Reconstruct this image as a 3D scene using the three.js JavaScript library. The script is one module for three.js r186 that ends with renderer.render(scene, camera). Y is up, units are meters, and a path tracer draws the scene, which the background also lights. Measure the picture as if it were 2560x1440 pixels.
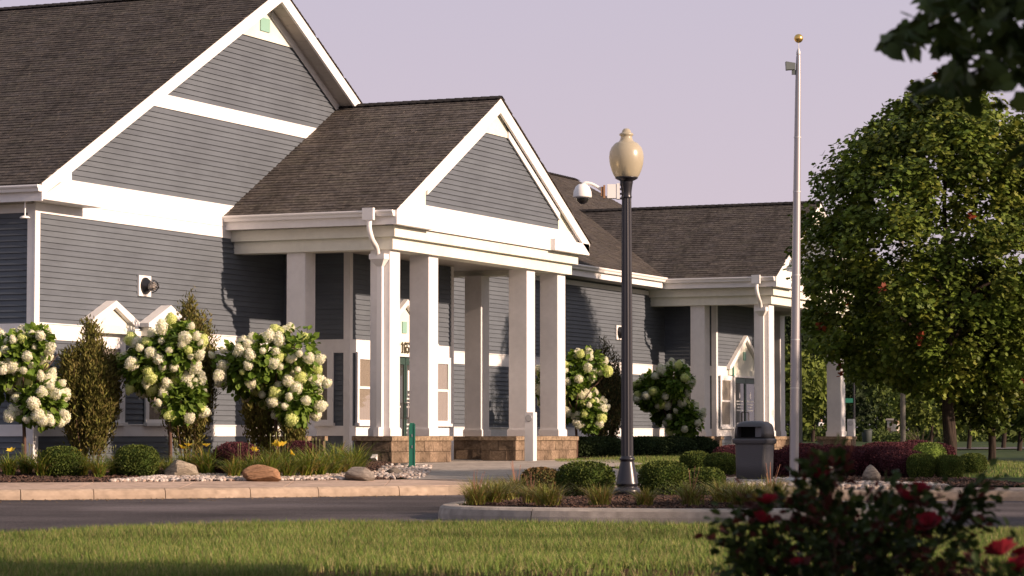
import * as THREE from 'three';
import { mergeGeometries } from 'three/addons/utils/BufferGeometryUtils.js';
import { FontLoader } from 'three/addons/loaders/FontLoader.js';
import { TextGeometry } from 'three/addons/geometries/TextGeometry.js';
import { MarchingCubes } from 'three/addons/objects/MarchingCubes.js';
import { Brush, Evaluator, SUBTRACTION } from 'three-bvh-csg';

// ------------------------------------------------------------------ camera, sky, sun, exposure
const scene = new THREE.Scene();
const YAW = THREE.MathUtils.degToRad(23.92);
const camera = new THREE.PerspectiveCamera(12.378, 16 / 9, 0.1, 3000);
camera.rotation.order = 'YXZ';
camera.position.set(0, 0.92, 0);
camera.rotation.set(THREE.MathUtils.degToRad(3.207), YAW, 0);
camera.focus = 47; camera.userData.fStop = 6.3;

const renderer = new THREE.WebGLRenderer({ antialias: true });
renderer.setSize(1024, 576);
renderer.toneMapping = THREE.LinearToneMapping;
renderer.toneMappingExposure = 1.6;
renderer.shadowMap.enabled = true;

const SUN = new THREE.Vector3(1, 0.359, 0.03).normalize();
{ // hazy evening sky: lavender band low down, cooler overhead, a wide warm veil round the sun
  const W = 512, H = 256, a = new Float32Array(W * H * 4), d = new THREE.Vector3();
  const low = [0.438, 0.362, 0.392], mid = [0.355, 0.326, 0.402], top = [0.2, 0.235, 0.29], veil = [0.36, 0.25, 0.15];
  for (let j = 0; j < H; j++) for (let i = 0; i < W; i++) {
    const lat = ((j + 0.5) / H - 0.5) * Math.PI, lon = ((i + 0.5) / W - 0.5) * 2 * Math.PI;
    d.set(Math.cos(lat) * Math.cos(lon), Math.sin(lat), Math.cos(lat) * Math.sin(lon));
    const e = Math.max(0, Math.asin(d.y) / (Math.PI / 2));
    const t1 = Math.min(1, e / 0.13), t2 = Math.min(1, Math.max(0, (e - 0.13) / 0.6));
    const g = Math.pow(Math.max(0, d.dot(SUN)), 6), k = (j * W + i) * 4;
    for (let c = 0; c < 3; c++) {
      let v = low[c] + (mid[c] - low[c]) * t1; v += (top[c] - v) * t2;
      a[k + c] = v + veil[c] * g;
    }
    a[k + 3] = 1;
  }
  const t = new THREE.DataTexture(a, W, H, THREE.RGBAFormat, THREE.FloatType);
  t.mapping = THREE.EquirectangularReflectionMapping; t.magFilter = t.minFilter = THREE.LinearFilter; t.needsUpdate = true;
  scene.background = t; scene.environment = t;
}
const sun = new THREE.DirectionalLight(new THREE.Color().setRGB(1, 0.735, 0.56), 5);
sun.position.copy(SUN).multiplyScalar(120).add(new THREE.Vector3(-16, 0, -45));
sun.target.position.set(-16, 0, -45);
sun.castShadow = true; sun.shadow.radius = 1.6; sun.shadow.mapSize.set(4096, 4096);
Object.assign(sun.shadow.camera, { left: -70, right: 70, top: 70, bottom: -70, near: 1, far: 300 });
scene.add(sun, sun.target);

// ------------------------------------------------------------------ helpers
const V = (x, y, z) => new THREE.Vector3(x, y, z);
let seed = 7;
function rnd() { seed |= 0; seed = seed + 0x6D2B79F5 | 0; let t = Math.imul(seed ^ seed >>> 15, 1 | seed); t = t + Math.imul(t ^ t >>> 7, 61 | t) ^ t; return ((t ^ t >>> 14) >>> 0) / 4294967296; }
const rr = (a, b) => a + (b - a) * rnd(), pick = a => a[Math.floor(rnd() * a.length)];
const gauss = () => (rnd() + rnd() + rnd() + rnd() - 2) * 1.2;
const sstep = (a, b, x) => { x = Math.min(1, Math.max(0, (x - a) / (b - a))); return x * x * (3 - 2 * x); };
const CS = Math.cos(YAW), SN = Math.sin(YAW);
// the driveway's own axes: s runs along it to the right, d runs across it towards the building
const at = (s, d, y = 0) => V(-d * SN + s * CS, y, -d * CS - s * SN);

class MB { // collects faces; every face flat, uv in metres
  constructor() { this.p = []; this.u = []; this.c = []; this.col = [1, 1, 1]; }
  tri(a, b, c) {
    const n = V().subVectors(b, a).cross(V().subVectors(c, a)), ax = Math.abs(n.x), ay = Math.abs(n.y), az = Math.abs(n.z);
    for (const q of [a, b, c]) {
      this.p.push(q.x, q.y, q.z); this.c.push(...this.col);
      if (ay >= ax && ay >= az) this.u.push(q.x, q.z); else if (ax >= az) this.u.push(q.z, q.y); else this.u.push(q.x, q.y);
    }
  }
  quad(a, b, c, d) { this.tri(a, b, c); this.tri(a, c, d); }
  hex(v) { // v: four corners of one face in order, then the four facing them
    const m = v.reduce((s, q) => s.add(q), V()).multiplyScalar(1 / 8);
    for (const f of [[0, 1, 2, 3], [4, 5, 6, 7], [0, 1, 5, 4], [1, 2, 6, 5], [2, 3, 7, 6], [3, 0, 4, 7]]) {
      const [a, b, c, d] = f.map(i => v[i]);
      const n = V().subVectors(c, a).cross(V().subVectors(d, b)), o = V().add(a).add(b).add(c).add(d).multiplyScalar(0.25).sub(m);
      n.dot(o) >= 0 ? this.quad(a, b, c, d) : this.quad(a, d, c, b);
    }
    return this;
  }
  box(x0, x1, y0, y1, z0, z1) { return this.hex([V(x0, y0, z0), V(x1, y0, z0), V(x1, y0, z1), V(x0, y0, z1), V(x0, y1, z0), V(x1, y1, z0), V(x1, y1, z1), V(x0, y1, z1)]); }
  prism(poly, e) {
    const n = V(); poly.forEach((q, i) => { const w = poly[(i + 1) % poly.length]; n.add(V().crossVectors(q, w)); });
    if (n.dot(e) < 0) poly = poly.slice().reverse(), n.negate();
    n.normalize();
    const ux = Math.abs(n.y) < 0.9 ? V().crossVectors(V(0, 1, 0), n).normalize() : V(1, 0, 0).cross(n).normalize(), uy = V().crossVectors(n, ux);
    const flat = poly.map(q => new THREE.Vector2(q.dot(ux), q.dot(uy)));
    const up = poly.map(q => q.clone().add(e));
    for (const [a, b, c] of THREE.ShapeUtils.triangulateShape(flat, [])) {
      const w = V().subVectors(poly[b], poly[a]).cross(V().subVectors(poly[c], poly[a])).dot(n) > 0;
      w ? (this.tri(poly[a], poly[c], poly[b]), this.tri(up[a], up[b], up[c])) : (this.tri(poly[a], poly[b], poly[c]), this.tri(up[a], up[c], up[b]));
    }
    poly.forEach((q, i) => { const j = (i + 1) % poly.length; this.quad(q, poly[j], up[j], up[i]); });
    return this;
  }
  geo(colours = false) {
    const g = new THREE.BufferGeometry();
    g.setAttribute('position', new THREE.Float32BufferAttribute(this.p, 3));
    g.setAttribute('uv', new THREE.Float32BufferAttribute(this.u, 2));
    if (colours) g.setAttribute('color', new THREE.Float32BufferAttribute(this.c, 3));
    g.computeVertexNormals(); return g;
  }
}
const mk = f => { const m = new MB(); f(m); return m.geo(); };
const gbox = (...a) => new MB().box(...a).geo();
const used = {};
const numbered = n => { const k = used[n] = (used[n] ?? -1) + 1; return k ? `${n}_${String(k).padStart(3, '0')}` : n; };
const base = new WeakMap();
function part(parent, name, g, m) { // geometry given in world metres
  const o = new THREE.Mesh(g, m); o.name = name; o.castShadow = o.receiveShadow = true;
  const b = base.get(parent); if (b) o.position.copy(b).negate();
  parent.add(o); return o;
}
function local(parent, name, g, m, pos) { // geometry given in the parent's own axes
  const o = new THREE.Mesh(g, m); o.name = name; o.castShadow = o.receiveShadow = true; if (pos) o.position.copy(pos);
  parent.add(o); return o;
}
function tag(o, label, category, group) { o.userData = { ...o.userData, label, category }; if (group) o.userData.group = group; return o; }
function thing(name, label, category, pos = V(), group, worldParts = false) {
  const o = new THREE.Group(); o.name = numbered(name); o.position.copy(pos); scene.add(o);
  if (worldParts) base.set(o, pos.clone());
  return tag(o, label, category, group);
}
function struct(name, g, m) { const o = new THREE.Mesh(g, m); o.name = numbered(name); o.receiveShadow = o.castShadow = true; o.userData.kind = 'structure'; scene.add(o); return o; }
function copy(src, pos, turn, sc, label, group) {
  const o = src.clone(); o.name = numbered(src.name.replace(/_\d{3}$/, '')); o.position.copy(pos); o.rotation.y = turn;
  if (typeof sc === 'number') o.scale.setScalar(sc); else o.scale.set(...sc);
  o.userData = { ...src.userData, label }; if (group) o.userData.group = group; scene.add(o); return o;
}
const stuff = o => { o.userData.kind = 'stuff'; return o; };

// ------------------------------------------------------------------ textures and materials
function lattice(n) { const a = new Float32Array(n * n); for (let i = 0; i < a.length; i++) a[i] = rnd(); return (x, y) => { x = ((x % n) + n) % n; y = ((y % n) + n) % n; const i = Math.floor(x), j = Math.floor(y), fx = x - i, fy = y - j, u = fx * fx * (3 - 2 * fx), v = fy * fy * (3 - 2 * fy), i2 = (i + 1) % n, j2 = (j + 1) % n; return (a[j * n + i] * (1 - u) + a[j * n + i2] * u) * (1 - v) + (a[j2 * n + i] * (1 - u) + a[j2 * n + i2] * u) * v; }; }
function fbm(n, oct) { const L = []; for (let k = 0; k < oct; k++) L.push(lattice(n << k)); return (u, v) => { let s = 0, w = 0.5, t = 0; for (let k = 0; k < oct; k++) { s += w * L[k](u * (n << k), v * (n << k)); t += w; w *= 0.55; } return s / t; }; }
function tex(N, f, srgb = true, rep = 1) { // f(u, v) -> grey or [r, g, b] in 0..1
  const a = new Uint8Array(N * N * 4);
  for (let j = 0; j < N; j++) for (let i = 0; i < N; i++) { const c = f((i + 0.5) / N, (j + 0.5) / N), k = (j * N + i) * 4; for (let q = 0; q < 3; q++) a[k + q] = Math.max(0, Math.min(255, 255 * (c.length ? c[q] : c))); a[k + 3] = 255; }
  const t = new THREE.DataTexture(a, N, N); t.wrapS = t.wrapT = THREE.RepeatWrapping; t.magFilter = THREE.LinearFilter; t.minFilter = THREE.LinearMipmapLinearFilter; t.generateMipmaps = true;
  if (srgb) t.colorSpace = THREE.SRGBColorSpace; t.repeat.set(rep, rep); t.needsUpdate = true; return t;
}
const lin = (r, g, b) => new THREE.Color().setRGB(r, g, b);
const std = (c, rough = 0.8, o = {}) => new THREE.MeshPhysicalMaterial({ color: c, roughness: rough, specularIntensity: rough > 0.85 ? 0.35 : 1, side: THREE.DoubleSide, ...o });
const leafMat = (c, tr = 0.25, o = {}) => new THREE.MeshPhysicalMaterial({ color: c, roughness: 0.62, specularIntensity: 0.3, transmission: tr, thickness: 0, side: THREE.DoubleSide, vertexColors: true, ...o });
const nA = fbm(4, 6), nB = fbm(8, 6), nC = fbm(3, 3), nD = fbm(32, 3);
const tSpeck = tex(512, (u, v) => 0.66 + 0.16 * (nB(u, v) - 0.5) + 0.4 * (nD(u, v) - 0.5) + 0.14 * (nC(u, v) - 0.5), true, 0.5);
const tConc = tex(512, (u, v) => 0.86 + 0.16 * (nB(u, v) - 0.5) + 0.22 * (nD(u, v) - 0.5) + 0.14 * (nC(u, v) - 0.5), true, 0.37);
const tFine = tex(256, (u, v) => nD(u, v), false, 4);
const tPaint = tex(512, (u, v) => 0.94 + 0.1 * (nA(u, v) - 0.5) + 0.05 * (nD(u, v) - 0.5), true, 0.35);
const tSiding = tex(512, (u, v) => 0.9 + 0.16 * (nA(u, v) - 0.5) + 0.12 * (nB(u, v * 9 % 1) - 0.5), true, 0.4);
const tAsph = tex(1024, (u, v) => 0.6 + 0.34 * (nC(u, v) - 0.5) + 0.5 * (nA(u, v) - 0.5) + 0.5 * (rnd() - 0.5), true, 0.11);
const tAsphB = tex(512, () => rnd(), false, 1.2);
const tSoil = tex(512, (u, v) => { const n = nB(u, v), m = nD(u, v); return [0.4 + 0.6 * n * m + 0.2 * rnd(), 0.34 + 0.55 * n * m + 0.18 * rnd(), 0.3 + 0.5 * n * m + 0.16 * rnd()]; }, true, 0.8);
const tTurf = tex(512, (u, v) => { const n = nB(u, v), m = nC(u, v); return [0.5 + 0.5 * (n - 0.5) + 0.35 * (m - 0.5), 0.55 + 0.5 * (n - 0.5) + 0.2 * (m - 0.5), 0.42 + 0.4 * (n - 0.5)]; }, true, 0.15);
const tBark = tex(256, (u, v) => 0.45 + 0.5 * (nB(u * 4 % 1, v * 0.5) - 0.3), true, 1);
const tStone = tex(512, (u, v) => { const n = nA(u, v), m = nD(u, v); return [0.68 + 0.4 * (n - 0.5) + 0.3 * (m - 0.5), 0.66 + 0.4 * (n - 0.5) + 0.3 * (m - 0.5), 0.63 + 0.38 * (n - 0.5) + 0.3 * (m - 0.5)]; }, true, 1);

const M = {
  siding: std(lin(0.11, 0.13, 0.154), 0.62, { map: tSiding }),
  trim: std(lin(0.86, 0.845, 0.83), 0.5, { map: tPaint }),
  column: std(lin(0.8, 0.78, 0.77), 0.6, { map: tPaint }),
  cream: std(lin(0.8, 0.8, 0.7), 0.6, { map: tPaint }),
  gutter: std(lin(0.78, 0.76, 0.74), 0.35),
  soffit: std(lin(0.45, 0.41, 0.37), 0.7, { map: tPaint }),
  vent: std(lin(0.22, 0.4, 0.33), 0.6),
  green: std(lin(0.012, 0.13, 0.085), 0.45),
  doorGreen: std(lin(0.03, 0.06, 0.05), 0.4),
  darkGlass: new THREE.MeshPhysicalMaterial({ color: lin(0.05, 0.052, 0.05), roughness: 0.06, clearcoat: 0.6 }),
  pane: new THREE.MeshPhysicalMaterial({ color: 0xffffff, transmission: 1, thickness: 0, roughness: 0.02, ior: 1.5 }),
  blind: std(lin(0.24, 0.205, 0.165), 0.85),
  black: std(lin(0.012, 0.012, 0.014), 0.28),
  lampBlack: std(lin(0.022, 0.022, 0.028), 0.32, { metalness: 0.2 }),
  shingle: std(lin(1, 1, 1), 0.92, { vertexColors: true, map: tSpeck, bumpMap: tFine, bumpScale: 0.004 }),
  ridge: std(lin(0.05, 0.044, 0.041), 0.92, { map: tSpeck }),
  conc: std(lin(0.47, 0.37, 0.28), 0.9, { map: tConc, bumpMap: tFine, bumpScale: 0.004 }),
  pave: std(lin(0.58, 0.44, 0.345), 0.9, { map: tConc, bumpMap: tFine, bumpScale: 0.004 }),
  concGrey: std(lin(0.42, 0.375, 0.325), 0.9, { map: tConc, bumpMap: tFine, bumpScale: 0.003 }),
  asphalt: std(lin(0.245, 0.215, 0.222), 0.88, { map: tAsph, bumpMap: tAsphB, bumpScale: 0.006 }),
  soil: std(lin(0.06, 0.042, 0.034), 1, { map: tSoil, bumpMap: tSoil, bumpScale: 0.04 }),
  turf: std(lin(0.1, 0.15, 0.03), 1, { map: tTurf }),
  bark: std(lin(0.12, 0.09, 0.07), 0.95, { map: tBark, bumpMap: tBark, bumpScale: 0.02 }),
  twig: std(lin(0.1, 0.06, 0.045), 0.9),
  alu: std(lin(0.34, 0.33, 0.34), 0.38, { metalness: 0.55 }),
  aluDull: std(lin(0.5, 0.5, 0.5), 0.55, { metalness: 0.3 }),
  gold: std(lin(0.75, 0.5, 0.15), 0.28, { metalness: 0.9 }),
  white: std(lin(0.78, 0.77, 0.75), 0.4),
  canGrey: std(lin(0.06, 0.06, 0.066), 0.5, { bumpMap: tFine, bumpScale: 0.003 }),
  hole: std(lin(0.01, 0.01, 0.011), 0.9),
};
const blockMats = [[0.5, 0.39, 0.3], [0.45, 0.35, 0.265], [0.55, 0.43, 0.33], [0.42, 0.33, 0.25]].map(c => std(lin(...c), 0.95, { map: tStone, bumpMap: tFine, bumpScale: 0.012 }));
const capMat = std(lin(0.58, 0.46, 0.34), 0.9, { map: tStone, bumpMap: tFine, bumpScale: 0.006 });

// ------------------------------------------------------------------ lie of the land
function spline(pts) { return x => { let i = 0; const n = pts.length; if (x <= pts[0][0]) return pts[0][1]; if (x >= pts[n - 1][0]) return pts[n - 1][1]; while (pts[i + 1][0] < x) i++; const [x0, y0] = pts[i], [x1, y1] = pts[i + 1], a = pts[i - 1] || pts[i], b = pts[i + 2] || pts[i + 1], h = x1 - x0, t = (x - x0) / h, m0 = (y1 - a[1]) / (x1 - a[0] || 1) * h, m1 = (b[1] - y0) / (b[0] - x0 || 1) * h, t2 = t * t, t3 = t2 * t; return y0 * (2 * t3 - 3 * t2 + 1) + m0 * (t3 - 2 * t2 + t) + y1 * (-2 * t3 + 3 * t2) + m1 * (t3 - t2); }; }
const curbD = spline([[-80, 30], [-30, 33], [-7.46, 38.7], [-3.54, 40.5], [-1.51, 41.8], [-0.4, 42.2], [1, 41.3], [2.4, 39.5], [3.8, 38.6], [7.4, 38.2], [30, 37], [90, 36]]);
const lawnD = spline([[-60, 8], [-9, 20.5], [-4.3, 23.4], [-3.6, 25.1], [-2.3, 26.4], [0.1, 26.3], [4.6, 24.3], [8, 22.5], [40, 14]]);
const backW = s => 2.35 - 0.7 * sstep(-1, 4, s);            // width of the pavement behind the kerb
function ground(s, d) {
  const v = Math.max(0, d - curbD(s)), k = 1 - 0.68 * sstep(0.5, 3.5, s) * (1 - sstep(8, 16, v)) - 0.5 * sstep(6, 11, s) * sstep(10, 20, v);
  return 0.15 + 0.28 * k * sstep(-0.5, 8.5, v) + 0.0021 * Math.max(0, d - 54);
}
function sheet(ss, vs, f) { // grid of points f(s, v) -> Vector3
  const p = [], uv = [], idx = [], n = vs.length;
  for (const s of ss) for (const v of vs) { const q = f(s, v); p.push(q.x, q.y, q.z); uv.push(q.x, q.z); }
  for (let i = 0; i < ss.length - 1; i++) for (let j = 0; j < n - 1; j++) { const a = i * n + j, b = a + n; idx.push(a, b, a + 1, a + 1, b, b + 1); }
  const g = new THREE.BufferGeometry(); g.setAttribute('position', new THREE.Float32BufferAttribute(p, 3)); g.setAttribute('uv', new THREE.Float32BufferAttribute(uv, 2)); g.setIndex(idx); g.computeVertexNormals(); return g;
}
const range = (a, b, n) => Array.from({ length: n + 1 }, (_, i) => a + (b - a) * i / n);
const sLine = [...range(-400, -80, 8), ...range(-70, -14, 8), ...range(-12, 12, 96), ...range(14, 70, 10), ...range(90, 400, 8)];
struct('lawn_ground', sheet(sLine, [-60, -20, -5, 2, 5, 8, 11, 14, 16, 18, 20, 0.999], (s, v) => { const e = lawnD(s), d = v === 0.999 ? e : Math.min(v, e); return at(s, d, 0.03 - 0.02 * sstep(e - 0.6, e, d)); }), M.turf);
struct('driveway', sheet(sLine, range(0, 1, 12), (s, v) => at(s, lawnD(s) - 0.5 + (curbD(s) + 0.7 - lawnD(s)) * v, 0)), M.asphalt);
struct('ground', sheet(sLine, [0.1, 0.6, 1.2, 2, 3, 4, 5, 6, 7, 8, 10, 12, 15, 18, 22, 28, 36, 50, 70, 100, 140, 200, 300, 450, 800, 1400], (s, v) => { const d = curbD(s) + v; return at(s, d, ground(s, d) - 0.03); }), M.turf);

// strips and patches lying on the ground, each a few mm over the one below
function patch(name, outline, lift, mat, step = 0.35) { // outline in (s, d); cut into a grid so that it follows the ground
  const sh = outline.map(([s, d]) => new THREE.Vector2(s, d));
  const inside = (x, y) => { let c = false; for (let i = 0, j = sh.length - 1; i < sh.length; j = i++) { const a = sh[i], b = sh[j]; if ((a.y > y) !== (b.y > y) && x < (b.x - a.x) * (y - a.y) / (b.y - a.y) + a.x) c = !c; } return c; };
  // rows across the outline
  const d0 = Math.min(...sh.map(q => q.y)), d1 = Math.max(...sh.map(q => q.y)), m = new MB();
  const cut = d => { const xs = []; for (let i = 0, j = sh.length - 1; i < sh.length; j = i++) { const a = sh[i], b = sh[j]; if ((a.y > d) !== (b.y > d)) xs.push(a.x + (b.x - a.x) * (d - a.y) / (b.y - a.y)); } return xs.sort((a, b) => a - b); };
  const rows = Math.ceil((d1 - d0) / step);
  for (let r = 0; r < rows; r++) {
    const a = d0 + (d1 - d0) * (r + 0.001) / rows, b = d0 + (d1 - d0) * (r + 0.999) / rows, ca = cut(a), cb = cut(b);
    for (let k = 0; k + 1 < Math.min(ca.length, cb.length); k += 2) {
      const n = Math.max(1, Math.ceil(Math.max(ca[k + 1] - ca[k], cb[k + 1] - cb[k]) / 0.8));
      const P = (c, d, t) => { const s = c[k] + (c[k + 1] - c[k]) * t; return at(s, d, ground(s, d) + lift); };
      for (let i = 0; i < n; i++) m.quad(P(ca, a, i / n), P(ca, a, (i + 1) / n), P(cb, b, (i + 1) / n), P(cb, b, i / n));
    }
  }
  const o = struct(name, m.geo(), mat); o.userData.kind = 'structure'; return { o, inside };
}
// pavement along the kerb, with joints between its slabs
{
  const pave = struct('pavement', sheet([...range(-40, -12, 14), ...range(-11.5, 11.5, 92), ...range(12, 40, 14)], [0.1, 0.7, 1.3, 2], (s, v) => { const d = curbD(s) + (v === 2 ? backW(s) : v); return at(s, d, ground(s, d) - 0.012); }), M.pave);
  for (let s = -11; s < 11; s += 1.5) {
    const P = (q, v, l) => { const d = curbD(q) + v; return at(q, d, ground(q, d) + l); };
    const w = backW(s), a = s + 0.008, b = s + 1.492;
    part(pave, 'slab', mk(m => { for (let k = 0; k < 2; k++) { const v0 = 0.17 + (w - 0.17) * k / 2, v1 = 0.17 + (w - 0.17) * (k + 1) / 2; m.hex([P(a, v0, -0.02), P(b, v0, -0.02), P(b, v1, -0.02), P(a, v1, -0.02), P(a, v0, 0), P(b, v0, 0), P(b, v1, 0), P(a, v1, 0)]); } }), M.pave);
  }
}
// kerbs: separate stones with open joints
function kerb(name, pts, out, mat, lens) { // pts: closed or open list of (s, d); out: +1 when the road lies at smaller d
  const curve = new THREE.CatmullRomCurve3(pts.map(([s, d]) => V(s, 0, d)), out === 0, 'centripetal'), L = curve.getLength();
  const root = new THREE.Group(); root.name = numbered(name); root.userData.kind = 'structure'; scene.add(root);
  let u = 0, k = 0; const fwd = out === 0 ? 1 : out;
  while (u < L - 0.2) {
    const len = Math.min(lens[k++ % lens.length], L - u), n = Math.max(2, Math.ceil(len / 0.22)), m = new MB(), prof = [[0, -0.1], [0.012, 0.06], [0.03, 0.125], [0.065, 0.15], [0.2, 0.158], [0.235, 0.15], [0.245, -0.1]];
    const ring = t => { const q = curve.getPointAt(Math.min(1, t / L)), w = curve.getTangentAt(Math.min(1, t / L)), nx = -w.z * fwd, nz = w.x * fwd; return prof.map(([o, h]) => at(q.x + nx * o, q.z + nz * o, h)); };
    let a = ring(u + 0.006);
    const first = a;
    for (let i = 1; i <= n; i++) { const b = ring(u + 0.006 + (len - 0.012) * i / n); for (let j = 0; j < prof.length - 1; j++) m.quad(a[j], a[j + 1], b[j + 1], b[j]); a = b; }
    for (const e of [first, a]) for (let j = 1; j < prof.length - 1; j++) m.tri(e[0], e[j], e[j + 1]);
    part(root, 'kerb_stone', m.geo(), mat); u += len;
  }
  return root;
}
kerb('kerb', [-30, -20, -14, ...range(-11, 11, 44), 14, 20, 30].map(s => [s, curbD(s)]), 1, M.conc, [1.3, 1.08, 1.1, 1.36, 1.14, 1.45]);
// island in the driveway
const island = [[-0.85, 30.3], [-0.62, 29.35], [0.1, 28.75], [1.1, 28.35], [2.3, 28.15], [3.4, 28.5], [4.15, 29.7], [4.2, 31.6], [3.5, 33.8], [2.3, 35.1], [0.9, 35.2], [-0.2, 33.6]];
const kerbIsland = kerb('island_kerb', island, 0, M.concGrey, [2.05, 2.4, 1.9, 2.3]);
const islandTop = (s, d) => 0.13 + 0.08 * Math.max(0, 1 - Math.hypot((s - 1.7) / 2.6, (d - 31.8) / 3.5));
{
  const c = new THREE.CatmullRomCurve3(island.map(([s, d]) => V(s, 0, d)), true, 'centripetal').getPoints(72), o = V(1.7, 0, 31.8), m = new MB();
  for (let i = 0; i < 72; i++) for (let k = 0; k < 8; k++) {
    const P = (q, t) => { const s = o.x + (q.x - o.x) * t * 0.97, d = o.z + (q.z - o.z) * t * 0.97; return at(s, d, islandTop(s, d)); };
    m.quad(P(c[i], k / 8), P(c[i + 1], k / 8), P(c[i + 1], (k + 1) / 8), P(c[i], (k + 1) / 8));
  }
  struct('island_soil', m.geo(), M.soil);
}
// planting beds, gravel, paving in front of the porch
const bedLeft = patch('mulch_bed', [[-14, curbD(-14) + 2.3], ...range(-11, -2, 12).map(s => [s, curbD(s) + backW(s)]), [-1.75, 44.6], [-2.05, 47.5], [-2.4, 50.5], [-5, 52.5], [-7.5, 46.5], [-14, 44.5]], 0.004, M.soil);
const bedRight = patch('planting_bed', [[2.6, 44.6], [3.2, 41.2], [4.4, 40.5], [5.6, 40.1], [7.1, 40.0], [8.05, 41.2], [7.7, 43.5], [7.6, 46], [7.3, 49.5], [5, 51.5], [3.2, 49.5]], 0.004, M.soil);
const bedBack = patch('planting_bed', [[1.15, 59], [1.2, 64.5], [4.2, 71.5], [4.9, 68], [3.2, 62.5], [2.2, 60]], 0.004, M.soil);
patch('front_walk', [[-1.7, curbD(-1.7) + 2.2], [-1.85, 46], [-1.75, 49.2], [2.1, 57], [2.6, 52.5], [1.6, 49], [2.2, 46.5], [3.2, curbD(3.2) + 1.7], [2, curbD(2) + 1.95], [0.8, curbD(0.8) + 2.1], [-0.5, curbD(-0.5) + 2.25]], 0.004, M.concGrey);
patch('front_walk', [[3.9, 66.5], [3.7, 71], [7.2, 82], [9, 80], [5.4, 70]], 0.004, M.concGrey);
struct('rose_bed', sheet(range(-1.6, 5, 30), range(0, 1, 8), (s, v) => at(s, 6 + (11.5 + 0.25 * Math.sin(s * 3) + 0.1 * s) * v, 0.045)), std(lin(0.13, 0.06, 0.035), 1, { map: tSoil, bumpMap: tSoil, bumpScale: 0.04 }));
// the road far beyond, in two strips
struct('far_road', sheet(range(8, 120, 28), [0, 1], (s, v) => { const d = 100 + 0.9 * (s - 8) + v * (8 + 0.1 * s); return at(s, d, ground(s, d) + 0.01); }), std(lin(0.26, 0.25, 0.25), 0.9, { map: tAsph }));
struct('far_path', sheet(range(10.2, 60, 28), [0, 1], (s, v) => { const d = 58 + 0.25 * (s - 10) + v * 3.2 + 1.4 * Math.sin(s * 0.3); return at(s, d, ground(s, d) + 0.01); }), M.concGrey);

// ------------------------------------------------------------------ the building
const house = thing('clinic_building', 'grey-blue clapboard building with white gables, columned porches and brown shingle roofs', 'building', V(-26, 0.4, -46), null, true);
const LAP = 0.1016;
const XF = x => (a, y, o) => V(x + o, y, a);      // a wall facing +x: a runs along z
const ZF = z => (a, y, o) => V(a, y, z + o);      // a wall facing +z: a runs along x
const pbox = (P, a0, a1, y0, y1, o0, o1) => new MB().hex([P(a0, y0, o0), P(a1, y0, o0), P(a1, y1, o0), P(a0, y1, o0), P(a0, y0, o1), P(a1, y0, o1), P(a1, y1, o1), P(a0, y1, o1)]).geo();
function cutAt(poly, y) { const xs = []; for (let i = 0, j = poly.length - 1; i < poly.length; j = i++) { const [a, b] = poly[i], [c, d] = poly[j]; if ((b > y) !== (d > y)) xs.push(a + (c - a) * (y - b) / (d - b)); } return xs.length > 1 ? [Math.min(...xs), Math.max(...xs)] : null; }
const sidingMats = [M.siding, std(lin(0.115, 0.136, 0.16), 0.62, { map: tSiding }), std(lin(0.105, 0.124, 0.148), 0.62, { map: tSiding })];
function siding(wall, P, poly) { // one board after another, each lapping the one below
  const ys = poly.map(q => q[1]), y0 = Math.min(...ys), y1 = Math.max(...ys);
  for (let y = y0; y < y1 - 0.02; y += LAP) {
    const t = Math.min(y + LAP, y1), A = cutAt(poly, y + 0.001), B = cutAt(poly, t - 0.001); if (!A || !B) continue;
    const w = rr(-0.0012, 0.0012);
    part(wall, 'siding_board', new MB().hex([P(A[0], y, -0.005), P(A[1], y, -0.005), P(A[1], y, 0.027 + w), P(A[0], y, 0.027 + w), P(B[0], t, -0.005), P(B[1], t, -0.005), P(B[1], t, 0.004), P(B[0], t, 0.004)]).geo(), pick(sidingMats));
  }
}
// roofs of separate shingle tabs; the 300 that show largest are parts, the rest one mass per roof
const tones = [[0.1, 0.087, 0.077], [0.092, 0.08, 0.072], [0.107, 0.093, 0.081], [0.086, 0.075, 0.067], [0.103, 0.092, 0.078], [0.097, 0.086, 0.08]];
let tabsLeft = 300, roofTone = 1.55;
function shingles(roof, O, U, Vv, poly, single) { // O: corner, U: along the eave, Vv: up the slope, poly in (u, v)
  const N = V().crossVectors(U, Vv).normalize(); if (N.y < 0) N.negate();
  const rest = new MB(), vs = poly.map(q => q[1]), v1 = Math.max(...vs);
  const P = (u, v, h) => O.clone().addScaledVector(U, u).addScaledVector(Vv, v).addScaledVector(N, h);
  for (let v = Math.min(...vs), k = 0; v < v1; v += 0.127, k++) {
    const c = cutAt(poly, Math.min(v + 0.06, v1 - 0.005)); if (!c) continue;
    let u = c[0] - rr(0, 0.2);
    while (u < c[1]) {
      const w = rr(0.11, 0.42), a = Math.max(u, c[0]), b = Math.min(u + w - 0.006, c[1]), thick = rnd() < 0.5 ? 0.019 : 0.014, wav = rr(-0.002, 0.002); u += w;
      if (b - a < 0.03) continue;
      const top = Math.min(v + 0.15, v1), t = pick(tones), f = rr(0.92, 1.08) * roofTone, col = t.map(q => q * f);
      const one = single && tabsLeft > 0 && single(P(a, v, 0)) ? new MB() : rest; one.col = col;
      one.hex([P(a, v, 0), P(b, v, 0), P(b, v, thick + wav), P(a, v, thick + wav), P(a, top, 0), P(b, top, 0), P(b, top, 0.004), P(a, top, 0.004)]);
      if (one !== rest) { part(roof, 'shingle', one.geo(true), M.shingle); tabsLeft--; }
    }
  }
  stuff(part(roof, 'shingle_field', rest.geo(true), M.shingle));
}
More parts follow.
